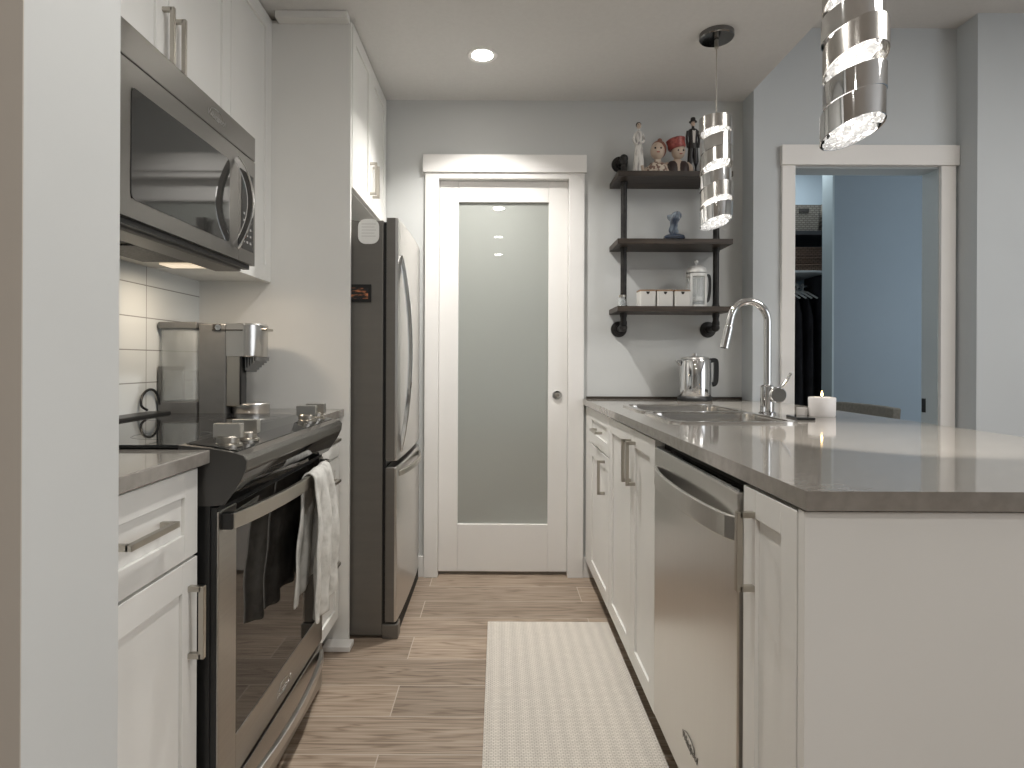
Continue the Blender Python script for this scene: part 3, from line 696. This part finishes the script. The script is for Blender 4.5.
# faucet
fx, fy = .983, 2.19
t = thing('faucet', (fx, fy, CT), 'chrome gooseneck pull-down faucet standing behind the sink', 'faucet')
b = MB(); b.lathe([(0,0),(.030,0),(.030,.006),(.024,.010),(.0235,.10),(.020,.104),(.014,.108),(0,.108)], (fx, fy, CT), n=28); fb = b.build('faucet_body', M['chrome'], t, smooth=True)
path = [(fx, fy, CT+.10), (fx, fy, CT+.20), (fx, fy, CT+.30)]
R = .068
path += [(fx-R+R*math.cos(a), fy, CT+.335+R*1.12*math.sin(a)) for a in [PI*.92*k/16 for k in range(17)]]
end = Vector(path[-1]); path.append(tuple(end + Vector((-.006,0,-.03))))
MB().tube(smooth_path(path, 3), .0135, 16, up=(0,1,0)).build('spout', M['chrome'], t, smooth=True)
e0 = end + Vector((-.006,0,-.03)); dirv = Vector((-.22,0,-1)).normalized()
MB().tube([e0, e0+dirv*.004, e0+dirv*.006, e0+dirv*.075, e0+dirv*.085], lambda u: .0135 if u < .2 else (.0165 if u < .9 else .0175), 18, up=(0,1,0)).build('spray_head', M['chrome'], t, smooth=True)
b = MB(); b.lathe([(0,0),(.026,0),(.029,.004),(.029,.052),(0,.052)], (fx+.024, fy-.040, CT+.072), axis='y', n=28)
lv = b.build('lever_hub', M['chrome'], t, smooth=True)
MB().tube([(fx+.040, fy-.01, CT+.090), (fx+.062, fy-.01, CT+.118), (fx+.082, fy-.01, CT+.150)], lambda u: .0058-.0008*u, 10, up=(0,1,0)).build('lever', M['chrome'], lv, smooth=True)
# kettle
kx, ky = .970, 2.955
t = thing('kettle', (kx, ky, CT), 'straight-sided steel electric kettle with black handle at the wall end of the countertop', 'kettle')
MB().lathe([(0,0),(.082,0),(.084,.004),(.082,.020),(.078,.024),(0,.024)], (kx, ky, CT), n=36).build('kettle_base', M['black'], t, smooth=True)
MB().lathe([(0,.024),(.075,.024),(.076,.03),(.076,.196),(.073,.202),(0,.202)], (kx, ky, CT), n=40).build('kettle_body', M['chrome'], t, smooth=True)
b = MB().lathe([(0,.204),(.068,.204),(.066,.212),(.03,.218),(.012,.220),(.012,.232),(0,.234)], (kx, ky, CT), n=32); b.build('lid', M['steel'], t, smooth=True)
MB().prism([(kx-.072, CT+.165), (kx-.098, CT+.196), (kx-.092, CT+.202), (kx-.070, CT+.202)], ky-.016, ky+.016).build('kettle_spout', M['chrome'], t, bevel=.003)
hp = smooth_path([(kx+.070, ky, CT+.196), (kx+.095, ky, CT+.199), (kx+.104, ky, CT+.185), (kx+.104, ky, CT+.11), (kx+.098, ky, CT+.085), (kx+.086, ky, CT+.08)], 4)
MB().sweep(hp, rsec(.022, .013), up=(0,1,0)).build('kettle_handle', M['black'], t, bevel=.003)
# candle, tea light, phone
cx, cy = 1.143, 2.116
t = thing('candle', (cx, cy, CT), 'lit wide white candle on the peninsula countertop, near the chair', 'candle')
MB().lathe([(0,0),(.041,0),(.043,.003),(.044,.064),(.042,.067),(.036,.063),(0,.061)], (cx, cy, CT), n=36).build('candle_wax', M['wax'], t, smooth=True)
MB().lathe([(.0012,.06),(.0012,.072),(0,.072)], (cx, cy, CT), n=8).build('wick', M['black'], t)
MB().lathe([(0,.069),(.003,.073),(.0036,.077),(.002,.084),(0,.090)], (cx, cy, CT), n=10).build('candle_flame', M['flame'], t, smooth=True)
tx, ty = 1.085, 2.14
t = thing('tealight_holder', (tx, ty, CT), 'tiny white tealight cup beside the large lit candle', 'candle')
MB().lathe([(0,0),(.016,0),(.018,.003),(.018,.028),(.016,.028),(.015,.020),(0,.020)], (tx, ty, CT), n=24).build('holder_cup', M['wax'], t, smooth=True)
MB().lathe([(.001,.02),(.001,.026),(0,.026)], (tx, ty, CT), n=6).build('wick', M['black'], t)
t = thing('phone', (1.02, 2.02, CT), 'flat black phone lying on the countertop before the candle', 'phone')
R_ = Matrix.Rotation(math.radians(-8), 3, 'Z')
MB().box(.990, 1.048, 1.965, 2.075, CT, CT+.008, rot=R_).build('phone_case', M['black'], t, bevel=.003)
MB().box(.994, 1.044, 1.970, 2.070, CT+.008, CT+.0085, rot=R_).build('screen', M['black_glass'], t)

# ------------------------------------------------------------------ rug
b = MB(); b.box(-.038, .468, 1.575, 2.529, .0005, .007)
tag(b.build('floor_mat', M['rug'], bevel=.002, org=(.2, 2.05, 0)), 'cream woven runner mat lying on the plank floor along the peninsula', 'rug')

# ------------------------------------------------------------------ pipe shelf
t = thing('pipe_shelf', (.845, YB, 1.27), 'black iron pipe wall shelf with three dark walnut boards', 'shelf')
for z in (1.345, 1.667, 1.990):
    MB().box(.568, 1.117, 2.858, YB-.001, z, z+.025).build('shelf_board', M['walnut'], t, bevel=.001)
PY = 2.962
for X in (.618, 1.074):
    pth = [(X, YB-.004, 1.270), (X, PY+.03, 1.270), (X, PY+.009, 1.275), (X, PY, 1.295), (X, PY, 1.35)] + [(X, PY, 1.4+.1*k) for k in range(7)] + [(X, PY, 2.085), (X, PY+.009, 2.108), (X, PY+.03, 2.113), (X, YB-.004, 2.113)]
    pp = MB().tube(pth, .0150, 14, up=(1,0,0)).build('pipe', M['pipe'], t, smooth=True)
    for z in (1.270, 2.113):
        MB().lathe([(0,0),(.020,0),(.021,-.02+.02),(.021,.016),(.040,.018),(.041,.024),(.041,.027),(0,.027)], (X, YB-.028, z), axis='y', n=28).build('flange', M['pipe'], pp, smooth=True)
        b = MB(); sgn = 1 if z < 2 else -1
        b.ball((X, PY+.006, z+sgn*.004), .021)
        b.lathe([(0,0),(.018,0),(.018,.018),(0,.018)], (X, PY, z+(.016 if sgn > 0 else -.034)), n=16)
        b.build('elbow', M['pipe'], pp, smooth=True)
    for z in (1.370, 1.692, 2.015):
        MB().lathe([(0,0),(.019,0),(.019,.012),(.016,.016),(.016,.024),(0,.024)], (X, PY, z), n=18).build('collar', M['pipe'], pp, smooth=True)
    for z in (1.345, 1.667, 1.990):
        MB().lathe([(0,-.022),(.016,-.022),(.018,-.012),(.018,0),(0,0)], (X, PY, z), n=18).build('collar', M['pipe'], pp, smooth=True)
# canisters
SY = 2.925
for i, (X, lab) in enumerate(((.720,'white square canister on bottom shelf, nearest the left pipe'), (.804,'white square canister on bottom shelf, middle of the three'), (.888,'white square canister on bottom shelf, beside the coffee press'))):
    t = thing('canister', (X, SY, 1.370), lab, 'canister', 'white canisters on the pipe shelf')
    z0 = 1.370; b = MB()
    b.loft([rrect(X-.038, X+.038, SY-.038, SY+.038, .008, z0), rrect(X-.039, X+.039, SY-.039, SY+.039, .008, z0+.074)]); b.build('jar', M['ceramic'], t, bevel=.0015)
    MB().loft([rrect(X-.039, X+.039, SY-.039, SY+.039, .008, z0+.074), rrect(X-.039, X+.039, SY-.039, SY+.039, .008, z0+.082)]).build('lid', M['gold_wood'], t)
    MB().prism([(X-.009, z0+.072), (X+.009, z0+.072), (X+.005, z0+.062), (X, z0+.059), (X-.005, z0+.062)], SY-.0402, SY-.0388).build('notch', M['dark_gap'], t)
# french press
X, Y, z0 = .968, 2.935, 1.370
t = thing('french_press', (X, Y, z0), 'chrome framed glass coffee press on the bottom shelf', 'coffee press')
pale = mat('pale_metal', (.72,.72,.70), .35, metal=.15)
b = MB(); b.lathe([(.045,.012),(.045,.168),(.042,.168),(.042,.014)], (X, Y, z0), n=32); b.build('beaker', M['glass'], t, smooth=True)
b = MB(); b.lathe([(0,0),(.048,0),(.048,.012),(0,.012)], (X, Y, z0), n=32)
b.lathe([(.046,.150),(.049,.150),(.049,.164),(.046,.164)], (X, Y, z0), n=32)
for k in range(4):
    a = PI/4 + k*PI/2; ux, uy = math.cos(a), math.sin(a)
    b.box(X+.049*ux-.005, X+.049*ux+.005, Y+.049*uy-.002, Y+.049*uy+.002, z0, z0+.164)
b.build('frame', pale, t, smooth=True)
MB().lathe([(0,.168),(.049,.168),(.050,.176),(.044,.192),(.030,.202),(.005,.206),(0,.206)], (X, Y, z0), n=32).build('lid', pale, t, smooth=True)
b = MB(); b.lathe([(0,.206),(.003,.206),(.003,.216),(.009,.219),(.010,.226),(.006,.232),(0,.233)], (X, Y, z0), n=16); b.build('plunger_knob', pale, t, smooth=True)
b = MB(); b.lathe([(0,.05),(.002,.05),(.002,.17),(0,.17)], (X, Y, z0), n=8); b.lathe([(0,.03),(.041,.03),(.041,.05),(0,.05)], (X, Y, z0), n=24); b.build('plunger', pale, t, smooth=True)
hp = smooth_path([(X+.046, Y+.012, z0+.155), (X+.070, Y+.02, z0+.158), (X+.075, Y+.022, z0+.10), (X+.066, Y+.02, z0+.04), (X+.047, Y+.012, z0+.03)], 4)
MB().sweep(hp, rsec(.012,.009), up=(0,1,0)).build('handle', M['black'], t, bevel=.002)
# small glass jar behind the left pipe
X = .598; t = thing('glass_jar', (X, 2.90, 1.370), 'tiny clear glass jar at the left end of the bottom shelf', 'jar')
MB().lathe([(0,0),(.018,0),(.020,.004),(.020,.034),(.014,.040),(.014,.046),(.012,.046),(.012,.038),(.017,.032),(.017,.004),(0,.004)], (X, 2.90, 1.370), n=22).build('jar', M['glass'], t, smooth=True)
MB().lathe([(0,.046),(.016,.046),(.016,.056),(0,.057)], (X, 2.90, 1.370), n=20).build('lid', M['nickel'], t, smooth=True)
# blue twisted ornament
X, Y, z0 = .847, 2.895, 1.692
t = thing('ornament', (X, Y, z0), 'twisted blue and white glass ornament on the middle shelf', 'ornament')
om = mat('blue_glass', (.15,.2,.3), .1, coat=.5); noise_tint(om, (.03,.045,.08), (.34,.40,.46), scale=(1,1,.5), nscale=30, detail=2)
MB().lathe([(0,0),(.046,0),(.052,.008),(.050,.018),(.034,.027),(.018,.033),(0,.033)], (X, Y, z0), n=32).build('ornament_base', mat('dark_blue_glass', (.03,.045,.075), .12, coat=.5), t, smooth=True)
loops = []
for k in range(25):
    u = k/24; z = z0+.026+.104*u; a0 = 2.6*u; rr = .013+.013*u+.004*math.sin(3*PI*u)
    loops.append([(X+rr*(1+.35*math.cos(3*(2*PI*i/24)))*math.cos(2*PI*i/24+a0), Y+rr*(1+.35*math.cos(3*(2*PI*i/24)))*math.sin(2*PI*i/24+a0), z+.008*math.cos(2*PI*i/24+a0)*u) for i in range(24)])
MB().loft(loops).build('twisted_column', om, t, smooth=True)

# figurines on the top shelf
ST = 2.015
black_cl = mat('figure_black', (.02,.018,.018), .35); fwhite = mat('figure_white', (.62,.59,.55), .35); fskin = mat('figure_skin', (.62,.47,.37), .4)
fpat = noise_tint(mat('figure_pattern', (.5,.4,.3), .4), (.22,.13,.10), (.66,.58,.48), nscale=70, detail=2, lo=.42, hi=.52)
fred = noise_tint(mat('figure_red', (.36,.06,.05), .4), (.20,.035,.03), (.42,.10,.08), nscale=60)
fhair = mat('figure_auburn', (.22,.09,.06), .5); fcream = mat('figure_cream', (.55,.44,.35), .4); fface = noise_tint(mat('figure_face', (.56,.46,.38), .4), (.50,.38,.30), (.62,.53,.45), nscale=30)
def face(par, c, r, ym):     # eyes and mouth on the side facing the room (-y)
    b = MB(); x, y, z = c
    for s in (-1, 1): b.ball((x+s*r*.36, y-r*.86, z+r*.10), r*.13, 8, 6)
    b.build('eyes', black_cl, par, smooth=True)
    MB().ball((x, y-r*.93, z-r*.42), r*.16, 8, 6, (1.5,.6,.5)).build('mouth', fred, par, smooth=True)
# slim pale lady
X, Y = .686, 2.945
t = thing('figurine', (X, Y, ST), 'tall slim white lady figurine with dark hair, leftmost on top shelf', 'figurine', 'figurines on the top shelf')
b = MB(); b.lathe([(0,0),(.028,0),(.030,.01),(.026,.05),(.022,.10),(.018,.145),(.014,.165),(.017,.185),(.020,.205),(.013,.218),(.006,.224),(.006,.235),(0,.235)], (X, Y, ST), n=24, sy=.8)
b.tube(smooth_path([(X-.018,Y,ST+.207),(X-.027,Y-.006,ST+.175),(X-.016,Y-.020,ST+.150),(X,Y-.024,ST+.158)],4), .0055, 10)
b.tube(smooth_path([(X+.018,Y,ST+.207),(X+.026,Y-.006,ST+.180),(X+.016,Y-.020,ST+.160),(X+.002,Y-.024,ST+.158)],4), .0055, 10)
b.build('figure_body', noise_tint(mat('figure_pale_robe', (.6,.58,.55), .4), (.36,.34,.33), (.74,.72,.68), scale=(4,4,.6), nscale=22, lo=.38, hi=.5), t, smooth=True)
hd = MB().ball((X, Y-.002, ST+.246), .013, sc=(.85,.95,1.15)).build('head', fcream, t, smooth=True)
MB().ball((X, Y+.004, ST+.253), .0145, sc=(.95,.9,.95)).build('hair', black_cl, t, smooth=True)
face(hd, (X, Y-.002, ST+.246), .0125, 0)
# round-headed doll bust
X, Y = .778, 2.940
t = thing('figurine', (X, Y, ST), 'doll bust with tilted auburn head and patterned shoulders on top shelf', 'figurine', 'figurines on the top shelf')
b = MB(); b.lathe([(0,0),(.062,0),(.064,.012),(.054,.040),(.036,.060),(.018,.068),(.015,.085),(0,.085)], (X, Y, ST), n=28, sy=.65); b.build('figure_body', fpat, t, smooth=True)
b = MB(); b.tube([(X-.056,Y-.004,ST+.030),(X-.074,Y-.014,ST+.012),(X-.080,Y-.018,ST+.045)], lambda u: .012-.005*u, 10); b.build('arm', fcream, t, smooth=True)
hc = (X-.002, Y-.006, ST+.120)
hd = MB().ball(hc, .038, 20, 12, sc=(.92,.92,1.12)).build('head', fcream, t, smooth=True)
face(hd, (hc[0]-.006, hc[1], hc[2]), .038, 0)
b = MB(); b.ball((hc[0]+.008, hc[1]+.010, hc[2]+.010), .040, 20, 12, sc=(.95,.9,1.12)); b.ball((hc[0]+.010, hc[1], hc[2]+.050), .012); b.build('hair', fhair, t, smooth=True)
# red-hat bust with dark waistcoat
X, Y = .872, 2.938
t = thing('figurine', (X, Y, ST), 'bust figurine in a tilted red hat and dark waistcoat on top shelf', 'figurine', 'figurines on the top shelf')
b = MB(); b.lathe([(0,0),(.052,0),(.056,.020),(.050,.050),(.032,.070),(.016,.078),(.014,.092),(0,.092)], (X, Y, ST), n=28, sy=.6)
b.tube(smooth_path([(X+.046,Y,ST+.055),(X+.062,Y-.010,ST+.035),(X+.060,Y-.024,ST+.008)],4), lambda u: .016-.004*u, 12)
b.tube(smooth_path([(X-.046,Y,ST+.055),(X-.056,Y-.010,ST+.035),(X-.052,Y-.024,ST+.008)],4), lambda u: .015-.004*u, 12); b.build('figure_body', fcream, t, smooth=True)
b = MB()
for s in (-1, 1): b.lathe([(0,.002),(.030,.002),(.033,.022),(.029,.050),(.016,.066),(0,.068)], (X+s*.025, Y-.008, ST), n=20, sy=.95)
b.build('waistcoat', mat('waistcoat_brown', (.035,.02,.018), .5), t, smooth=True)
hc = (X+.004, Y-.008, ST+.116)
hd = MB().ball(hc, .034, 20, 12, sc=(.98,.95,1.1)).build('head', fcream, t, smooth=True)
face(hd, (hc[0]+.004, hc[1], hc[2]-.006), .034, 0)
b = MB(); b.lathe([(0,-.004),(.040,-.004),(.043,.004),(.042,.022),(.046,.040),(.038,.046),(0,.046)], (0,0,0), n=28)
bmesh.ops.rotate(b.bm, cent=(0,0,0), matrix=Matrix.Rotation(math.radians(-11),3,'Y'), verts=b.bm.verts); bmesh.ops.translate(b.bm, vec=(hc[0]-.006, hc[1]+.002, hc[2]+.018), verts=b.bm.verts)
b.build('hat', fred, t, smooth=True)
# tall gentleman in black
X, Y = .952, 2.945
t = thing('figurine', (X, Y, ST), 'tall thin gentleman figurine in black suit and hat on top shelf', 'figurine', 'figurines on the top shelf')
b = MB()
for s in (-1, 1): b.tube([(X+s*.014,Y,ST+.001),(X+s*.014,Y,ST+.008),(X+s*.015,Y,ST+.07),(X+s*.010,Y,ST+.148)], lambda u: .0115+.002*u, 12)
b.lathe([(0,.135),(.024,.135),(.024,.150),(.020,.175),(.022,.205),(.026,.222),(.020,.230),(.007,.236),(.006,.246),(0,.246)], (X, Y, ST), n=24, sy=.7)
for s in (-1, 1): b.tube(smooth_path([(X+s*.025,Y,ST+.222),(X+s*.030,Y,ST+.185),(X+s*.026,Y-.004,ST+.140)],4), lambda u: .0075-.002*u, 10)
b.build('figure_body', black_cl, t, smooth=True)
MB().prism([(X-.005,ST+.160),(X+.005,ST+.160),(X+.008,ST+.222),(X-.008,ST+.222)], Y-.0175, Y-.014).build('shirt_front', fwhite, t)
hd = MB().ball((X, Y-.001, ST+.258), .012, sc=(.85,.95,1.15)).build('head', fskin, t, smooth=True)
face(hd, (X, Y-.001, ST+.258), .0115, 0)
MB().lathe([(0,.266),(.019,.266),(.019,.269),(.0125,.270),(.012,.284),(.009,.288),(0,.288)], (X, Y, ST), n=24).build('hat', black_cl, t, smooth=True)

# ------------------------------------------------------------------ pendants and downlights
def pendant(px, py, ztop, zbot, label, R, seed, mouths):
    rnd = random.Random(seed)
    t = thing('pendant_lamp', (px, py, ZC), label, 'pendant lamp', 'chrome spiral pendants over the peninsula')
    MB().lathe([(0,-.022),(.064,-.022),(.068,-.018),(.068,0),(0,0)], (px, py, ZC), n=40).build('canopy', M['canopy'], t, smooth=True)
    b = MB(); b.lathe([(.0025,ztop-ZC),(.0025,-.02)], (px, py, ZC), n=8); b.lathe([(0,-.06),(.008,-.06),(.008,-.026),(0,-.026)], (px, py, ZC), n=14); b.build('cord', M['nickel'], t, smooth=True)
    H = ztop-zbot; n = 6; hb = H/n
    for k in range(n):
        zt = ztop - k*hb; opened = k in mouths
        az, tilt = (2.0, .42) if opened else (2.6, .24)
        if k == 0: tilt = .12
        if k == n-1: az, tilt = 2.25, .34
        off = R*.05; ox, oy = off*math.cos(2.1*k+seed), off*math.sin(2.1*k+seed)
        zc = zt - hb*(.5 if opened else .58); hh = hb*(.36 if not opened else .40)
        Rk = R if opened else R*.97
        N_ = 44; outer0, outer1, in1, in0 = [], [], [], []
        for i in range(N_):
            a = 2*PI*i/N_; dz = -tilt*R*math.cos(a-az)
            dt_ = dz if k else 0
            for lst, rr, z in ((outer0, Rk, -hh+dz), (outer1, Rk, hh+dt_), (in1, Rk-.003, hh+dt_), (in0, Rk-.003, -hh+dz)):
                lst.append((px+ox+rr*math.cos(a), py+oy+rr*math.sin(a), zc+z))
        b = MB(); b.loft([outer0, outer1, in1, in0, outer0], False, False)
        bmesh.ops.remove_doubles(b.bm, verts=b.bm.verts, dist=1e-6)
        bd = b.build('band', M['nickel_band'] if (opened and k < n-1) else M['chrome'], t, smooth=True)
        if opened:      # crystal beads packed in the lower mouth of the ring, a lit puck above them
            b = MB(); r2 = Rk-.010
            for q in range(85):
                a = rnd.uniform(0, 2*PI); rr = r2*math.sqrt(rnd.uniform(.02, 1)); dz = -tilt*rr*math.cos(a-az)
                b.ball((px+ox+rr*math.cos(a), py+oy+rr*math.sin(a), zc-hh+.004+dz+rnd.uniform(-.004,.010)), rnd.uniform(.0045,.009), 8, 5)
            cb_ = b.build('crystal_beads', M['crystal'], bd, smooth=True); cb_['kind'] = 'stuff'
            b = MB(); lp = [(px+ox+.72*R*math.cos(2*PI*i/24), py+oy+.72*R*math.sin(2*PI*i/24), zc-hh+.024-tilt*R*.72*math.cos(2*PI*i/24-az)) for i in range(24)]
            b.loft([lp, [(x,y,z+.004) for x,y,z in lp]]); b.build('light_disc', M['lampwhite'], bd)
    b = MB(); b.lathe([(0,0),(.014,0),(.014,H-.03),(0,H-.03)], (px, py, zbot+.02), n=16); b.build('led_core', M['lampwhite'], t)
    sl = bpy.data.lights.new('pendant_spot', 'SPOT'); so = bpy.data.objects.new('pendant_spot', sl); COL.objects.link(so)
    sl.energy = 26; sl.color = (1,.95,.88); sl.spot_size = math.radians(58); sl.spot_blend = .35; sl.shadow_soft_size = .02
    so.location = (px, py, zbot-.04); so.rotation_euler = (math.radians(8), math.radians(-12), 0)
M['canopy'] = mat('canopy_chrome', (.22,.22,.22), .08, metal=1)
M['nickel_band'] = mat('brushed_band', (.62,.60,.57), .22, metal=1)
pendant(.885, 2.445, 2.102, 1.665, 'full-length chrome spiral pendant hanging in front of the pipe shelf', .064, 3, (0, 2, 4, 5))
pendant(.840, 1.42, 2.110, 1.640, 'larger looking chrome spiral pendant cut off by the top of the picture, nearer the camera', .069, 5, (1, 3, 5))

for k, (lx, ly, lab) in enumerate(((-.074, 2.62, 'round white recessed downlight in the ceiling before the pantry door'), (.0, 1.02, None), (.0, -.2, None), (.0, -1.25, None))):
    t = thing('ceiling_light', (lx, ly, ZC), lab or 'recessed downlight behind the camera, mirrored in the pantry door glass', 'downlight', None if lab else 'downlights out of frame')
    b = MB(); b.lathe([(.045,-.003),(.062,-.006),(.066,-.002),(.066,-.0002),(.045,-.0002)], (lx, ly, ZC), n=36); b.build('trim_ring', M['trim'], t, smooth=True)
    MB().lathe([(0,-.0035),(.046,-.0035),(.046,-.0005),(0,-.0005)], (lx, ly, ZC), n=32).build('lens', M['lamp'], t)
    area('downlight_lamp', (lx, ly, ZC-.012), .09, (11.5, 8, 6, 12)[k], (1,.97,.925), (0,0,0), shape='DISK', spread=math.radians((120, 178, 150, 150)[k]))
area('dining_fill', (2.5, .85, ZH-.03), 1.0, 30, (1,.965,.92))  # added fill under the high ceiling, lifts the walls; no fixture there

# ------------------------------------------------------------------ chair tucked under the far side of the counter
cm = mat('chair_fabric', (.20,.19,.165), .8); noise_tint(cm, (.10,.10,.09), (.13,.13,.115), nscale=80, bump=.2)
clg = mat('chair_leg_dark', (.05,.04,.035), .5)
t = thing('dining_chair', (1.42, 2.66, 0), 'grey upholstered chair beyond the countertop, only its back top showing', 'chair')
b = MB(); n = 10
for_ = [[(1.585+.020*math.sin(PI*k/n), 2.47+.42*k/n, z) for k in range(n+1)] for z in (.44, .60, .75, .895, .915)]
# curved back: front and rear skins
front = [[(1.585-.030*math.sin(PI*k/n)*0 + .03*math.cos(PI*(k/n-.5)) + (z-.44)*.06, 2.45+.42*k/n, z) for k in range(n+1)] for z in (.43,.60,.76,.90,.918)]
rows = [r + [(x+.035, y, z) for x, y, z in reversed(r)] for r in front]
b.loft(rows); b.build('backrest', cm, t, bevel=.006)
MB().loft([rrect(1.16, 1.60, 2.44, 2.88, .04, .42), rrect(1.15, 1.61, 2.43, 2.89, .05, .45), rrect(1.17, 1.59, 2.45, 2.87, .05, .475)]).build('seat', cm, t, smooth=True)
for lx, ly in ((1.19,2.47),(1.19,2.85),(1.58,2.47),(1.58,2.85)):
    MB().sweep([(lx, ly, 0), (lx, ly, .425)], lambda u: rsec(.024+.012*u, .024+.012*u), up=(1,0,0)).build('leg', clg, t)

# ------------------------------------------------------------------ closet contents seen through the bedroom doorway
t = thing('closet_organizer', (2.35, 4.45, 0), 'dark closet shelving with rod seen through the bedroom doorway', 'shelving')
dk = mat('shelf_dark', (.03,.032,.035), .5); lt = mat('shelf_pale', (.45,.50,.52), .5)
MB().box(1.60, 2.90, 4.20, 4.74, 2.000, 2.030).build('top_shelf', dk, t, bevel=.002)
MB().box(1.60, 2.33, 4.20, 4.74, 1.735, 1.750).build('lower_shelf', lt, t, bevel=.002)
MB().box(2.90, 2.93, 4.20, 4.74, 0, 2.40).build('side_board', dk, t)
MB().box(1.57, 1.60, 4.20, 4.74, 0, 2.40).build('side_board', dk, t)
MB().tube([(1.60, 4.42, 1.66), (2.90, 4.42, 1.66)], .012, 12).build('rod', M['chrome'], t, smooth=True)
def basket(x0, x1, y0, y1, z0, h, lab):
    t = thing('storage_basket', ((x0+x1)/2, (y0+y1)/2, z0), lab, 'basket', 'wicker baskets on the closet shelf')
    b = MB(); g = .012
    b.loft([rrect(x0+g, x1-g, y0+g, y1-g, .02, z0), rrect(x0, x1, y0, y1, .02, z0+h), rrect(x0+.01, x1-.01, y0+.01, y1-.01, .018, z0+h), rrect(x0+g+.01, x1-g-.01, y0+g+.01, y1-g-.01, .018, z0+.01)])
    b.build('basket_body', M['basket'], t)
    b = MB(); xm = (x0+x1)/2
    b.box(xm-.036, xm+.036, y0-.001, y0+.008, z0+h-.050, z0+h-.026); b.build('grip_hole', M['dark_gap'], t)
basket(2.02, 2.275, 4.22, 4.60, 2.030, .185, 'grey wicker basket with grip hole on the closet top shelf')
basket(2.295, 2.55, 4.24, 4.60, 2.030, .20, 'second wicker basket on closet shelf, partly hidden by the blue wall edge')
for k, (z0, h, lab) in enumerate(((1.750,.052,'bottom brown woven box of the closet stack'), (1.803,.048,'middle brown woven box of the closet stack'), (1.852,.070,'topmost brown woven box of the closet stack'))):
    b = MB(); b.loft([rrect(2.03, 2.30, 4.23, 4.55, .015, z0), rrect(2.03, 2.305, 4.225, 4.55, .015, z0+h*.8)])
    bb = b.build('woven_box', M['box_brown'], bevel=.004); tag(bb, lab, 'box', 'woven boxes in the closet')
    b = MB(); b.loft([rrect(2.025, 2.308, 4.222, 4.555, .015, z0+h*.8), rrect(2.028, 2.305, 4.225, 4.55, .015, z0+h-.002)]); b.build('lid', M['box_brown'], bb, bevel=.002)
hm = mat('hanger_white', (.70,.74,.74), .4)
def hanger(x, lab):
    t = thing('clothes_hanger', (x, 4.42, 1.66), lab, 'hanger', 'white hangers on the closet rod')
    p = smooth_path([(x, 4.42+.014, 1.655), (x, 4.42+.016, 1.672), (x, 4.42, 1.684), (x, 4.42-.016, 1.67), (x, 4.42-.008, 1.645), (x, 4.42, 1.630)], 4)
    MB().tube(p, .0035, 8, up=(1,0,0)).build('hook', hm, t, smooth=True)
    MB().tube([(x+.03, 4.27, 1.565), (x+.008, 4.36, 1.615), (x, 4.42, 1.632), (x-.008, 4.48, 1.615), (x-.02, 4.60, 1.55)], .007, 8).build('shoulder_bar', hm, t, smooth=True)
def garment(x, w, z0, z1, lab):
    n = 16; loops = []
    for k in range(9):
        u = k/8; z = z0+(z1-z0)*u; d = .17*(1-.15*u) if u < .9 else .17*(1-.15*u)-.5*(u-.9)
        loops.append([(x+(w/2)*(1-.35*u)*(1+.18*math.sin(5*(2*PI*i/n)+3*u))*math.cos(2*PI*i/n), 4.42+d*math.sin(2*PI*i/n), z-.06*abs(math.sin(2*PI*i/n))*u) for i in range(n)])
    return tag(MB().loft(loops).build('hanging_coat', M['garment'], smooth=True), lab, 'garment', 'dark clothes in the closet')
for k, x in enumerate((2.07, 2.115, 2.16, 2.20, 2.24)):
    hanger(x, ('white hanger nearest the door frame on the closet rod', 'second white hanger on the closet rod from the door frame', 'third white hanger on the closet rod from the door frame', 'fourth white hanger on the closet rod from the door frame', 'fifth white hanger on the closet rod, beside the blue wall edge')[k])
garment(2.07, .075, .62, 1.618, 'black coat hanging in the closet, nearest the door frame')
garment(2.16, .075, .70, 1.618, 'black quilted jacket hanging in the middle of the closet')
garment(2.24, .075, .55, 1.618, 'black coat hanging in the closet beside the blue wall edge')
garment(2.33, .07, .75, 1.925, 'tall dark garment hanging at the closet edge below the second basket')
